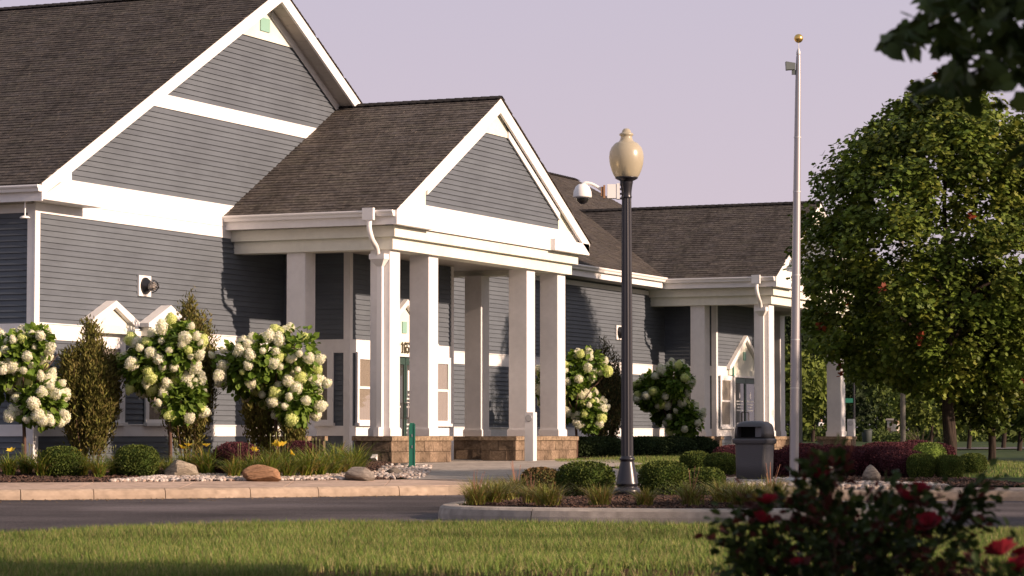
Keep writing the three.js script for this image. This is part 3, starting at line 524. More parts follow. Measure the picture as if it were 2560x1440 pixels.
  const zcF = cols[0][1] + 0.06, xk = -22.8;
  const run = new THREE.CatmullRomCurve3([V(xo, 5.02, zE + 0.09), V(xo - 0.0, 4.86, zE + 0.1), V(xo + 0.02, 4.66, zE + 0.03), V(xo - 0.02, 4.5, zcF + 0.22), V(xk, 4.35, zcF + 0.1)]);
  const sq = new THREE.Shape([new THREE.Vector2(-0.05, -0.04), new THREE.Vector2(0.05, -0.04), new THREE.Vector2(0.05, 0.04), new THREE.Vector2(-0.05, 0.04)]);
  part(ds, 'elbow', new THREE.TubeGeometry(run, 20, 0.052, 8), M.gutter);
  part(ds, 'leader_head', mk(m => { const a = (h, w, dd) => [V(xk - w, h, zcF - 0.05), V(xk + w, h, zcF - 0.05), V(xk + w, h, zcF + dd), V(xk - w, h, zcF + dd)]; m.hex([...a(4.4, 0.16, 0.17), ...a(4.3, 0.16, 0.17)]); m.hex([...a(4.299, 0.155, 0.165), ...a(4.17, 0.06, 0.06)]); }), M.gutter);
  part(ds, 'pipe', mk(m => { for (const [p, q] of [[3.2, 4.17], [1.1, 3.199], [0.62, 1.099]]) { const w = p > 2 ? 0 : 0.002; m.box(xk - 0.052 - w, xk + 0.052 + w, p, q, zcF - 0.05 - w, zcF + 0.045 + w + (p < 1 ? 0.12 : 0)); } }), M.gutter);
  part(ds, 'shoe', mk(m => m.hex([V(xk - 0.056, 0.62, zcF + 0.075), V(xk + 0.056, 0.62, zcF + 0.075), V(xk + 0.056, 0.62, zcF + 0.17), V(xk - 0.056, 0.62, zcF + 0.17), V(xk - 0.056, 0.46, zcF + 0.2), V(xk + 0.056, 0.46, zcF + 0.2), V(xk + 0.056, 0.52, zcF + 0.29), V(xk - 0.056, 0.52, zcF + 0.29)])), M.gutter);
  return { VP, vc };
}
roofTone = 2.15;   // the first porch's shingles get a lighter tone than the rest
const p1 = porch({
  zc: -49.6, hw: 4.8, ya: 7.88, notice: true, single: p => p.y < 5.95,
  sid: [[-46.29, 5.41], [-46.29, 5.62], [-49.02, 7.12], [-50.17, 7.12], [-52.9, 5.62], [-52.9, 5.41]],
  cols: [[-45.7, -45.27], [-47.4, -46.97], [-52.22, -51.79], [-53.9, -53.47]], bz: [[-45.7, -45.27], [-53.9, -53.47]],
  pedestals: [[-23.25, -22.45, -47.65, -45.0], [-23.25, -22.45, -54.15, -50.8], [-25.2, -24.3, -45.85, -45.0], [-25.6, -24.3, -54.1, -53.3]],
  vest: [-47.2, -52.03],
});
roofTone = 1.75;
porch({
  zc: -71.55, hw: 3.98, ya: 7.5, back: true,
  sid: [[-68.8, 5.41], [-68.8, 5.6], [-71.05, 6.85], [-72.05, 6.85], [-74.3, 5.6], [-74.3, 5.41]],
  cols: [[-68.48, -68.05], [-75.05, -74.62]], bz: [[-68.48, -68.05], [-75.05, -74.62]],
  pedestals: [[-23.25, -22.4, -68.75, -67.8], [-23.25, -22.4, -75.35, -74.3], [-25.1, -24.2, -68.75, -67.8], [-25.1, -24.2, -75.35, -74.3]],
  vest: [-69.05, -73.7],
});
{ // house number over the first door
  const font = await new FontLoader().loadAsync('fonts/droid/droid_serif_bold.typeface.json');
  const g = new TextGeometry('165', { font, size: 0.2, depth: 0.02, curveSegments: 4 });
  g.computeBoundingBox(); g.scale(0.86, 1.15, 1); g.rotateY(Math.PI / 2); g.translate(p1.VP(0, 0, 0.082).x, 2.655, p1.vc + 0.265);
  part(house, 'house_number', g, std(lin(0.07, 0.06, 0.035), 0.5));
}

// ------------------------------------------------------------------ plants
const SHAPES = {
  diamond: { p: [[0, 0, 0], [0.34, 0.45, 0.08], [0, 1, 0], [-0.34, 0.45, 0.08]], t: [[0, 1, 2], [0, 2, 3]] },
  needle: { p: [[0, 0, 0], [0.09, 0.4, 0], [0, 1, 0.06], [-0.09, 0.4, 0]], t: [[0, 1, 2], [0, 2, 3]] },
  oval: { p: [[0, 0, 0], [0.26, 0.25, 0.07], [0.3, 0.6, 0.06], [0, 1, -0.06], [-0.3, 0.6, 0.06], [-0.26, 0.25, 0.07]], t: [[0, 1, 2], [0, 2, 3], [0, 3, 4], [0, 4, 5]] },
  heart: { p: [[0, 0.06, 0], [0.3, -0.06, 0.05], [0.47, 0.2, 0.07], [0.38, 0.55, 0.04], [0, 1.06, -0.1], [-0.38, 0.55, 0.04], [-0.47, 0.2, 0.07], [-0.3, -0.06, 0.05]], t: [[0, 1, 2], [0, 2, 3], [0, 3, 4], [0, 4, 5], [0, 5, 6], [0, 6, 7]] },
  maple: { p: [[0, 0, 0], [0.52, 0.14, -0.05], [0.3, 0.42, 0.02], [0.6, 0.74, -0.08], [0, 1.12, -0.06], [-0.6, 0.74, -0.08], [-0.3, 0.42, 0.02], [-0.52, 0.14, -0.05]], t: [[0, 1, 2], [0, 2, 3], [0, 3, 4], [0, 4, 5], [0, 5, 6], [0, 6, 7]] },
};
class Leaves {
  constructor(shape) { this.s = SHAPES[shape]; this.p = []; this.c = []; }
  add(o, dir, nrm, size, col, wide = 1) {
    const y = dir.clone().normalize(), x = V().crossVectors(y, nrm); if (x.lengthSq() < 1e-6) x.set(1, 0, 0); x.normalize(); const z = V().crossVectors(x, y);
    const q = this.s.p.map(([a, b, c]) => [o.x + (x.x * a * wide + y.x * b + z.x * c) * size, o.y + (x.y * a * wide + y.y * b + z.y * c) * size, o.z + (x.z * a * wide + y.z * b + z.z * c) * size]);
    for (const [i, j, k] of this.s.t) { this.p.push(...q[i], ...q[j], ...q[k]); for (let n = 0; n < 3; n++) this.c.push(col[0], col[1], col[2]); }
  }
  geo() { const g = new THREE.BufferGeometry(); g.setAttribute('position', new THREE.Float32BufferAttribute(this.p, 3)); g.setAttribute('color', new THREE.Float32BufferAttribute(this.c, 3)); g.computeVertexNormals(); return g; }
}
const rdir = () => { const z = rr(-1, 1), a = rr(0, 6.2832), r = Math.sqrt(1 - z * z); return V(r * Math.cos(a), z, r * Math.sin(a)); };
const shade = (c, k) => c.map(q => q * k);
const mixc = (a, b, t) => a.map((q, i) => q + (b[i] - q) * t);
function limb(pts, r0, r1, seg = 7) { // tapering bent cylinder through points
  const c = new THREE.CatmullRomCurve3(pts), n = Math.max(3, pts.length * 3), P = [], I = [];
  const fr = c.computeFrenetFrames(n);
  for (let i = 0; i <= n; i++) { const o = c.getPointAt(i / n), r = r0 + (r1 - r0) * i / n; for (let k = 0; k < seg; k++) { const a = k / seg * 6.2832, w = r * (1 + 0.08 * Math.sin(k * 2.3 + i)); P.push(o.x + (fr.normals[i].x * Math.cos(a) + fr.binormals[i].x * Math.sin(a)) * w, o.y + (fr.normals[i].y * Math.cos(a) + fr.binormals[i].y * Math.sin(a)) * w, o.z + (fr.normals[i].z * Math.cos(a) + fr.binormals[i].z * Math.sin(a)) * w); } }
  for (let i = 0; i < n; i++) for (let k = 0; k < seg; k++) { const a = i * seg + k, b = i * seg + (k + 1) % seg; I.push(a, b, a + seg, b, b + seg, a + seg); }
  const g = new THREE.BufferGeometry(); g.setAttribute('position', new THREE.Float32BufferAttribute(P, 3));
  g.setAttribute('uv', new THREE.Float32BufferAttribute(Array.from({ length: P.length / 3 }, (_, i) => [(i % seg) / seg, Math.floor(i / seg) / n * 3]).flat(), 2)); g.setIndex(I); g.computeVertexNormals(); return g;
}
const LM = { tree: leafMat(lin(1, 1, 1), 0.24, { roughness: 0.55 }), leaf: leafMat(lin(1, 1, 1), 0.38), dull: leafMat(lin(1, 1, 1), 0.12, { roughness: 0.8 }), petal: leafMat(lin(1, 1, 1), 0.45, { roughness: 0.9 }), blade: leafMat(lin(1, 1, 1), 0.48, { roughness: 0.55 }) };

// ---- broad-crowned maples
function maple(name, label, pos, { h = 10.2, clusters = 300, per = 85, trunkR = 0.17, rad = 4.3, group, red = 0, prof, tone = [0.095, 0.145, 0.02], size = 0.125, trunkH = 2.3, shape = 'maple' }) {
  const t = thing(name, label, 'tree', pos, group);
  prof ??= spline([[0.2, 0.3], [0.25, 0.6], [0.34, 0.92], [0.5, 1], [0.66, 0.95], [0.8, 0.76], [0.92, 0.46], [1, 0.08]]);
  const wood = [limb([V(0, -0.25, 0), V(0.01, 0.5, 0), V(-0.03, 1.4, 0.02), V(0.02, trunkH, 0)], trunkR * 1.15, trunkR * 0.85, 12)], tips = [];
  wood.push(limb([V(0, trunkH - 0.2, 0), V(0.1, h * 0.45, 0.1), V(-0.1, h * 0.68, -0.1), V(0.05, h * 0.9, 0)], trunkR * 0.8, 0.02));
  for (let k = 0; k < 11; k++) { const a = k * 2.4 + rr(-0.3, 0.3), y0 = trunkH - 0.1 + (k / 11) * h * 0.4, L = rad * rr(0.6, 0.85) * (1 - k * 0.035), e = V(Math.cos(a) * L, y0 + L * rr(0.35, 0.8), Math.sin(a) * L); wood.push(limb([V(0, y0, 0), V(e.x * 0.35, y0 + (e.y - y0) * 0.5, e.z * 0.35), e], trunkR * 0.4, 0.015, 6)); tips.push(e); }
  local(t, 'trunk', mergeGeometries(wood), M.bark);
  const L = new Leaves(shape), R = new Leaves('maple');
  for (let k = 0; k < clusters; k++) {
    const y = 0.2 + 0.8 * Math.pow(rnd(), 0.9), a = rr(0, 6.2832), q = Math.sqrt(0.12 + 0.88 * Math.pow(rnd(), 0.55)), r = rad * prof(y) * q * rr(0.86, 1.06), c = V(Math.cos(a) * r, y * h, Math.sin(a) * r);
    const out = V(c.x, (y - 0.45) * rad * 1.5, c.z).normalize(), cr = rr(0.28, 0.56), isRed = rnd() < red, f = rr(0.75, 1.25), warm = rnd();
    for (let i = 0; i < per; i++) {
      const d = rdir(), p = c.clone().addScaledVector(d, cr * Math.cbrt(rnd())), n = out.clone().multiplyScalar(0.8).add(V(0, 0.7, 0)).addScaledVector(rdir(), 0.75).normalize();
      const col = shade(mixc(tone, [0.21, 0.19, 0.022], 0.65 * warm * rnd()), f * rr(0.75, 1.25));
      const hang = V(out.x, rr(-0.7, 0.15), out.z).addScaledVector(rdir(), 0.7);
      if (isRed && i < 9) R.add(c.clone().addScaledVector(d, 0.16 * rnd()).addScaledVector(out, cr * 0.8), hang, n, size * rr(0.8, 1.1), shade([0.3, 0.06, 0.02], rr(0.6, 1.2)));
      L.add(p, hang, n, size * rr(0.65, 1.15), col);
    }
  }
  stuff(local(t, 'crown', L.geo(), LM.tree));
  if (red) stuff(local(t, 'red_leaves', R.geo(), LM.leaf));
  return t;
}
const gAt = (s, d) => at(s, d, ground(s, d));   // on the ground
const bigMaple = maple('maple_tree', 'large round maple with scattered red leaves beside the far porch', gAt(10.2, 62), { red: 0.045, clusters: 640, per: 100, h: 8.65, rad: 3.5, trunkR: 0.145, trunkH: 2, size: 0.112 });
const shadeTonedMaple = maple('maple_tree', 'shade-toned slim-trunked maple at the edge of the picture, in front of the lawn', gAt(11.35, 63.5).add(V(0.1, 0, 0)), { h: 4.4, rad: 1.25, clusters: 70, per: 80, trunkR: 0.085, trunkH: 2.2, tone: [0.05, 0.08, 0.014], prof: spline([[0.26, 0.2], [0.34, 0.75], [0.5, 1], [0.7, 0.95], [0.88, 0.6], [1, 0.05]]) });  // leaf tone darkened to paint in the shade on this crown
// trees standing to the right of the view; their shade falls on the porch, the bin and the island
const shadeMaple = maple('maple_tree', 'maple outside the view whose shade falls on the litter bin', V(4, 0, -41), { clusters: 420, per: 44, size: 0.2, shape: 'oval', group: 'shade trees outside the view' }); shadeMaple.scale.set(1, 0.86, 1);
copy(shadeMaple, V(9.6, 0, -27.2), 2.3, 0.72, 'smaller maple outside the view shading the island shrubs');
copy(shadeMaple, V(-9, 0.2, -72.4), 5.2, [1, 0.86, 1], 'maple outside the view dappling the far porch');

// ---- trees far behind
function farTree(label, pos, h, w, tone, group = 'trees across the far road', foot = 0.22) {
  const t = thing('distant_tree', label, 'tree', pos, group), L = new Leaves('diamond');
  const n = Math.round(26 * w * h / 8);
  local(t, 'trunk', limb([V(0, -0.3, 0), V(0.1, h * 0.3, 0), V(0, h * 0.7, 0.1)], 0.02 * h + 0.04, 0.03, 6), M.bark);
  for (let k = 0; k < n; k++) {
    const y = Math.pow(rnd(), 0.85), r = w / 2 * Math.sin(Math.PI * Math.min(1, (foot < 0.1 ? 0.36 : 0.18) + (foot < 0.1 ? 0.62 : 0.8) * y)) * Math.sqrt(rnd()) , a = rr(0, 6.28), c = V(Math.cos(a) * r, h * (foot + (0.98 - foot) * y), Math.sin(a) * r), f = rr(0.7, 1.3);
    for (let i = 0; i < 26; i++) L.add(c.clone().addScaledVector(rdir(), rr(0.2, 0.13 * w)), rdir(), rdir().add(V(0, 0.6, 0)), rr(0.22, 0.5), shade(tone, f * rr(0.7, 1.3)));
  }
  stuff(local(t, 'crown', L.geo(), LM.dull)); return t;
}
{
  const lime = [0.1, 0.13, 0.022], mid = [0.06, 0.085, 0.018], dark = [0.022, 0.036, 0.011];
  // dark wood behind everything
  const wood = [farTree('broad dark tree in the wood behind the stone pillar', gAt(41.07, 270), 15, 13, dark, 'dark wood beyond the park', 0.02)];
  const woodLabels = ['dark wood tree showing just past the far porch column', 'dark wood tree behind the walking person', 'dark wood tree between the porch column and the green sign', 'dark wood tree rising behind the big maple trunk', 'dark wood tree showing past the slim dark trunk', 'dark wood tree at the edge of the picture', 'dark wood tree seen between the porch columns', 'dark wood tree over the orange marker'];
  [[27.07, 255], [31.37, 262], [36.69, 280], [44.7, 265], [50.53, 275], [50.31, 255], [27.13, 275], [45.71, 285]].forEach(([s, d], i) => copy(wood[0], gAt(s, d), i * 1.3, [rr(0.8, 1.1), rr(0.85, 1.15), rr(0.8, 1.1)], woodLabels[i], 'dark wood beyond the park'));
  // lighter young trees on the far lawn
  const young = [['round light green tree beyond the far porch column', 15.93, 150, 5.4, 4.4, lime], ['light green tree left of the walking person', 21.46, 190, 6, 5, lime], ['broad light green tree behind the stone pillar', 31.31, 226, 4.6, 6.4, mid], ['round light green tree to the right of the stone pillar', 26.75, 170, 4.4, 5, lime], ['thin sapling on the far lawn beside the big maple trunk', 19.2, 112, 3.6, 3, lime], ['small green tree on the far lawn near the slim trunk', 21.77, 118, 4.2, 3.4, mid], ['young tree at the right edge of the far lawn', 20, 105, 3.9, 3, mid], ['small dark tree behind the street sign', 22.09, 175, 4.2, 3.6, dark]];
  for (const [l, s, d, h, w, c] of young) farTree(l, gAt(s, d), h, w, c);
  // low shrubs along the far lawn
  const sh = thing('far_shrub', 'low dark shrub row beside the stone pillar', 'shrub', gAt(26.96, 200), 'shrubs across the far road'), L = new Leaves('diamond');
  for (let i = 0; i < 1600; i++) { const d = rdir(); d.y = Math.abs(d.y); L.add(V(d.x * 2.4, d.y * 0.9, d.z * 1.4).multiplyScalar(rr(0.7, 1)), rdir(), d, rr(0.15, 0.3), shade(mid, rr(0.6, 1.3))); }
  stuff(local(sh, 'foliage', L.geo(), LM.dull));
  [[24.54, 205, 'low shrub behind the walking person'], [29.37, 196, 'low shrub to the right of the stone pillar'], [30.47, 190, 'low shrub beside the orange marker'], [21.44, 195, 'low shrub behind the flagpole'], [35.24, 200, 'low shrub behind the slim trunk'], [36.05, 190, 'low shrub at the right edge of the far lawn']].forEach(([s, d, l], i) => copy(sh, gAt(s, d), i, [rr(0.8, 1.5), rr(0.8, 1.6), 1], l));
}

// ---- hydrangea trees
const headGeos = [0, 1, 2, 3].map(k => {
  const L = new Leaves('diamond'), R = [0.105, 0.12, 0.13, 0.1][k], H = [0.27, 0.25, 0.22, 0.2][k];
  const core = new THREE.SphereGeometry(1, 9, 7); core.scale(R * 0.86, H * 0.46, R * 0.86); const cp = core.toNonIndexed(); cp.deleteAttribute('uv');
  const cc = new Float32Array(cp.attributes.position.count * 3).fill(0.84); for (let i = 2; i < cc.length; i += 3) cc[i] = 0.66; for (let i = 0, q = cp.attributes.position; i < q.count; i++) { const t = Math.max(0, q.getY(i) / (H * 0.46)); q.setX(i, q.getX(i) * (1 - 0.42 * t)); q.setZ(i, q.getZ(i) * (1 - 0.42 * t)); } cp.setAttribute('color', new THREE.BufferAttribute(cc, 3));
  for (let i = 0; i < 430; i++) { const d = rdir(), taper = d.y > 0 ? 1 - 0.42 * d.y : 1, p = V(d.x * R * taper, d.y * H * 0.52, d.z * R * taper).multiplyScalar(rr(0.86, 1.05)), n = d.clone().addScaledVector(rdir(), 0.45), g = rnd(), col = g < 0.12 ? [0.6, 0.66, 0.3] : shade([0.9, 0.88, 0.74], rr(0.9, 1.05)); L.add(p, V().crossVectors(n, rdir()), n, rr(0.02, 0.034), col, 1.6); }
  return mergeGeometries([cp, L.geo()]);
});
const limeGeos = headGeos.map(g => { const q = g.clone(), c = q.attributes.color.array; for (let i = 0; i < c.length; i += 3) { c[i] *= 0.86; c[i + 1] *= 0.93; c[i + 2] *= 0.5; } return q; });
let bush = 40;
function hydrangea(label, pos, w, y0, y1, heads, limeShare, headScale = 1) {
  seed = bush += 17;
  const t = thing('hydrangea_tree', label, 'shrub', pos, 'white hydrangea trees by the wall'), c = (y0 + y1) / 2, hh = (y1 - y0) / 2, L = new Leaves('oval');
  local(t, 'trunk', mergeGeometries([limb([V(0, -0.1, 0), V(0.02, 0.3, 0), V(-0.02, c - hh * 0.5, 0.02)], 0.035, 0.028), ...[0, 1, 2, 3, 4, 5].map(k => { const a = k * 1.05; return limb([V(-0.02, c - hh * 0.55, 0), V(Math.cos(a) * w * 0.2, c, Math.sin(a) * w * 0.2), V(Math.cos(a) * w * 0.38, c + hh * rr(0, 0.7), Math.sin(a) * w * 0.38)], 0.018, 0.006, 5); })]), M.twig);
  // several leafy heads of branches, unlike in size, rather than one ball
  const lobes = Array.from({ length: 16 }, (_, k) => { const a = k * 2.4 + rr(-0.4, 0.4), v = -0.75 + 1.6 * ((k * 0.618) % 1), q = Math.sqrt(Math.max(0.1, 1 - v * v * 0.8)) * rr(0.4, 0.8); return { c: V(Math.cos(a) * w / 2 * q * 0.9, c + v * hh * 0.78, Math.sin(a) * w / 2 * q * 0.9), r: rr(0.26, 0.43) * w / 1.7 }; });
  for (const { c: o, r } of lobes) for (let i = 0; i < 300; i++) {
    const d = rdir(), p = o.clone().addScaledVector(d, r * (0.35 + 0.65 * Math.sqrt(rnd())));
    L.add(p, d.clone().add(V(0, rr(-0.9, 0.3), 0)).addScaledVector(rdir(), 0.6), d.clone().add(V(0, 0.8, 0)).addScaledVector(rdir(), 0.5), rr(0.08, 0.16), shade(mixc([0.085, 0.165, 0.016], [0.17, 0.25, 0.028], rnd()), rr(0.7, 1.25)), 1.25);
  }
  stuff(local(t, 'foliage', L.geo(), LM.leaf));
  const put = [], stalks = [];
  for (let k = 0, tries = 0; k < heads && tries < 6000; tries++) {
    const { c: o, r } = pick(lobes), d = rdir(), far = rnd() < 0.2, p = o.clone().addScaledVector(d, r * (far ? rr(1.15, 1.35) : rr(0.92, 1.1)));
    if (d.y < -0.75 || lobes.some(l => l.c.distanceTo(p) < l.r * 0.88) || put.some(q => q.distanceTo(p) < rr(0.09, 0.18))) continue; put.push(p); k++;
    if (far) stalks.push(limb([o.clone(), o.clone().addScaledVector(d, r * 0.7).add(V(0, 0.03, 0)), p.clone().add(V(0, -0.03, 0))], 0.006, 0.004, 4));
    const i = Math.floor(rnd() * 4), h = local(t, 'flower_head', (rnd() < limeShare ? limeGeos : headGeos)[i], LM.petal, p);
    h.scale.setScalar(rr(0.5, 1.08) * headScale); h.quaternion.setFromUnitVectors(V(0, 1, 0), d.clone().add(V(0, rnd() < 0.25 ? -0.1 : 0.9, 0)).addScaledVector(rdir(), 0.35).normalize());
  }
  if (stalks.length) local(t, 'stems', mergeGeometries(stalks), M.twig);
  return t;
}
hydrangea('white hydrangea tree at the left edge of the picture, in front of the corner board', gAt(-8.13, 44.3), 1.6, 0.7, 2.45, 125, 0.1);
hydrangea('white hydrangea tree in front of the hooded windows, between two feathery shrubs', gAt(-5.87, 45.6), 1.62, 0.85, 2.4, 105, 0.2);
hydrangea('widest white hydrangea tree, with lime flowers, in front of the porch column', gAt(-4.21, 47.4), 1.95, 0.85, 2.35, 105, 0.25);
hydrangea('white hydrangea tree between the first porch and the dark lamp post', gAt(1.48, 61.5), 1.75, 0.45, 2.6, 90, 0.25, 1.15);
hydrangea('shaded white hydrangea tree to the right of the lamp post, below the far porch', gAt(3.95, 66.5), 1.8, 0.4, 2.4, 84, 0.3, 1.15);

// ---- feathery upright shrubs
function feathery(label, pos, w, h, tone, n = 30000) {
  const t = thing('feathery_shrub', label, 'shrub', pos, 'feathery upright shrubs by the wall'), L = new Leaves('needle'), tw = [];
  for (let k = 0; k < 90; k++) {
    const a = rr(0, 6.28), q = Math.sqrt(rnd()), top = V(Math.cos(a) * w / 2 * q, h * (1 - 0.35 * q * q) * rr(0.72, 1.02), Math.sin(a) * w / 2 * q), b = V(Math.cos(a) * w * 0.16 * q, 0, Math.sin(a) * w * 0.16 * q), mid = V(top.x * 0.85, top.y * 0.5, top.z * 0.85);
    const cv = new THREE.CatmullRomCurve3([b, mid, top]); if (k < 16) tw.push(limb([b, mid, top], 0.012, 0.003, 4));
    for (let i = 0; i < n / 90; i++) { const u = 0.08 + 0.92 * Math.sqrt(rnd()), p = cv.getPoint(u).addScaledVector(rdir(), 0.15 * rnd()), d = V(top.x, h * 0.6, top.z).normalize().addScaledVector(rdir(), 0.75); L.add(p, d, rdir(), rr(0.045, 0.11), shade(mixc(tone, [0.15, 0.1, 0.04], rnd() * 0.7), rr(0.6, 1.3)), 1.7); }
  }
  local(t, 'stems', mergeGeometries(tw), M.twig); stuff(local(t, 'foliage', L.geo(), LM.dull));
}
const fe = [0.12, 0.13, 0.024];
feathery('brown-green feathery shrub between the first two hydrangeas', gAt(-7.27, 45.6), 1.0, 2.6, fe);
feathery('tall feathery shrub behind the second hydrangea', gAt(-5.79, 47.6), 1.0, 3.1, fe);
feathery('feathery shrub peeping over the widest hydrangea', gAt(-4.73, 50.2), 0.7, 2.35, fe, 14000);
feathery('feathery shrub tip in front of the porch column', gAt(-4.09, 49.8), 0.5, 2.2, fe, 9000);
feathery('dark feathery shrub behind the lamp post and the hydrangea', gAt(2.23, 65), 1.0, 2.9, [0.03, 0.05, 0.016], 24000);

// ---- clipped round shrubs
function clipped(name, label, pos, w, h, tone, tone2, n = 5200, leaf = 0.026, group) {
  const t = thing(name, label, 'shrub', pos, group), L = new Leaves('diamond');
  const sup = d => { const k = 1 / Math.pow(Math.pow(Math.abs(d.x), 2.8) + Math.pow(Math.abs(d.y), 2.8) + Math.pow(Math.abs(d.z), 2.8), 1 / 2.8); return k; };
  const bumps = Array.from({ length: 9 }, () => [rdir(), rr(-0.08, 0.08)]);
  const pt = (d, k) => { let e = sup(d); for (const [b, q] of bumps) e += q * Math.pow(Math.max(0, d.dot(b)), 6); e *= k; return V(d.x * w / 2 * e, h * 0.5 + d.y * h * 0.5 * e, d.z * w / 2 * e); };
  const core = new THREE.SphereGeometry(1, 18, 12), cp = core.attributes.position; for (let i = 0; i < cp.count; i++) { const d = V().fromBufferAttribute(cp, i).normalize(), q = pt(d, 0.86); cp.setXYZ(i, q.x, q.y, q.z); } core.computeVertexNormals();
  local(t, 'twigs', core, std(lin(...tone), 1));
  for (let i = 0; i < n; i++) { const d = rdir(), p = pt(d, rr(0.86, 1.04)); L.add(p, d.clone().addScaledVector(rdir(), 0.8), d.clone().addScaledVector(rdir(), 0.9), leaf * rr(0.7, 1.3), shade(mixc(tone, tone2, rnd()), rr(0.7, 1.3)), 1.5); }
  stuff(local(t, 'foliage', L.geo(), LM.dull)); return t;
}
const iAt = (s, d) => at(s, d, islandTop(s, d));   // on the island
const bx = [0.042, 0.07, 0.012], bx2 = [0.09, 0.112, 0.02];
const boxwood = clipped('boxwood', 'clipped boxwood on the island just left of the lamp post', iAt(0.91, 32.9), 0.66, 0.42, bx, bx2, 5600, 0.026, 'clipped boxwoods');
clipped('boxwood', 'browned boxwood at the left end of the island', iAt(0.37, 34.2), 0.47, 0.37, [0.075, 0.085, 0.025], [0.17, 0.09, 0.04], 3600, 0.026, 'clipped boxwoods');
copy(boxwood, iAt(1.85, 32.3), 1, [0.84, 0.98, 0.84], 'clipped boxwood on the island just right of the lamp post');
copy(boxwood, iAt(2.47, 34.1), 2, [0.78, 0.86, 0.78], 'boxwood on the island second to the right of the lamp post');
copy(boxwood, gAt(3.3, 47.8), 3, [0.8, 0.95, 0.8], 'boxwood behind the island, farther from the litter bin');
copy(boxwood, gAt(3.66, 46.6), 4, [0.82, 0.92, 0.82], 'boxwood next to the litter bin');
copy(boxwood, gAt(6.83, 44.4), 5, [0.72, 0.95, 0.72], 'leftmost of the three boxwoods below the big maple');
copy(boxwood, gAt(7.29, 44.4), 0.6, [0.7, 0.9, 0.7], 'middle of the three boxwoods below the big maple');
copy(boxwood, gAt(8.24, 47.6), 1.6, [0.72, 0.85, 0.72], 'rightmost of the three boxwoods below the big maple');
clipped('boxwood', 'lime green boxwood peeping over the three below the maple', gAt(7.6, 48.5), 0.58, 0.52, [0.1, 0.15, 0.025], [0.14, 0.19, 0.04], 3600, 0.026, 'clipped boxwoods');
copy(boxwood, gAt(-7.23, 42.7), 2.5, [0.95, 1.1, 0.95], 'rounded green shrub among the lilies below the first feathery shrub');
copy(boxwood, gAt(-6.07, 43.1), 0.4, [1, 1.15, 1], 'rounded green shrub among the lilies below the second hydrangea');
const ma = [0.05, 0.014, 0.02], ma2 = [0.1, 0.03, 0.035];
const barb = clipped('barberry', 'maroon barberry just behind the flagpole', gAt(4.97, 45.2), 0.95, 0.54, ma, ma2, 6200, 0.03, 'maroon barberries');
[[4.6, 45.6, 0.8, 'maroon barberry between the litter bin and the flagpole'], [5.6, 46.2, 0.95, 'maroon barberry behind the tilted boulder'], [6, 45.8, 0.9, 'maroon barberry to the left of the white boulder'], [6.42, 45.6, 0.9, 'maroon barberry above the white boulder'], [6.64, 44.9, 0.8, 'maroon barberry touching the boxwoods'], [4.18, 50.5, 0.75, 'maroon barberry half hidden behind the litter bin'], [7.07, 51, 0.8, 'maroon barberry in the back row below the stone pillar'], [7.56, 52, 0.75, 'maroon barberry in the back row below the utility pole'], [8.06, 53, 0.8, 'maroon barberry in the back row beside the spiky plant'], [8.26, 52, 0.75, 'maroon barberry in the back row beside the maple trunk']].forEach(([s, d, k, l], i) => copy(barb, gAt(s, d), i, [k * rr(0.9, 1.1), k, k], l));
copy(barb, gAt(-4.55, 43.9), 1.3, [0.74, 0.95, 0.7], 'low red barberry behind the lilies below the widest hydrangea');
copy(barb, gAt(-3.66, 46), 2.3, [0.66, 0.85, 0.6], 'low red barberry behind the lilies below the porch column');
// low dark hedge along the wall between the porches
const hedge = clipped('boxwood_hedge', 'low dark hedge plant below the shaded hydrangea', gAt(3.26, 65.5), 1.1, 0.45, [0.03, 0.05, 0.018], [0.05, 0.075, 0.025], 4200, 0.045, 'hedge along the wall between the porches');
[[3.98, 66, 'hedge plant under the right of the shaded hydrangea'], [2.12, 64, 'hedge plant under the dark feathery shrub'], [1.51, 62.8, 'hedge plant under the hydrangea by the first porch'], [4.54, 67, 'hedge plant at the foot of the far porch column']].forEach(([s, d, l], i) => copy(hedge, gAt(s, d), i, 1, l));

// ---- strappy clumps: lilies and grasses
function blades(L, n, h, spread, w, tones, curl = 1) { // L: MB collecting blade strips
  for (let i = 0; i < n; i++) {
    const a = rr(0, 6.2832), lean = spread * Math.sqrt(rnd()), hh = h * rr(0.65, 1.1), o = V(gauss() * 0.06, 0, gauss() * 0.06), out = V(Math.cos(a), 0, Math.sin(a)), sd = V(-Math.sin(a), 0, Math.cos(a)).multiplyScalar(w / 2 * rr(0.7, 1.2));
    L.col = shade(pick(tones), rr(0.75, 1.25));
    let prev = null; const tip = rr(0.2, 0.7) * curl;
    for (let k = 0; k <= 5; k++) { const t = k / 5, p = o.clone().addScaledVector(out, lean * (t * 0.55 + t * t * 0.75)).add(V(0, hh * (t - tip * t * t * t * (0.4 + lean)), 0)), q = sd.clone().multiplyScalar(1 - 0.92 * t * t); const c = [p.clone().add(q), p.clone().sub(q)]; if (prev) L.quad(prev[0], prev[1], c[1], c[0]); prev = c; }
  }
}
const lilyGreens = [[0.16, 0.23, 0.028], [0.23, 0.3, 0.04], [0.33, 0.34, 0.055], [0.4, 0.28, 0.08], [0.12, 0.18, 0.025]];
const lilyGeos = [0, 1, 2].map(() => { const m = new MB(); blades(m, 170, 0.56, 0.56, 0.017, lilyGreens); return m.geo(true); });
const stalkMat = std(lin(0.14, 0.15, 0.05), 0.8), budGeo = mk(m => { for (let i = 0; i < 5; i++) { const x = rr(-0.25, 0.25), z = rr(-0.25, 0.25), y = rr(0.42, 0.58); m.box(x - 0.003, x + 0.003, 0, y, z - 0.003, z + 0.003); m.box(x - 0.007, x + 0.007, y, y + 0.04, z - 0.007, z + 0.007); } });
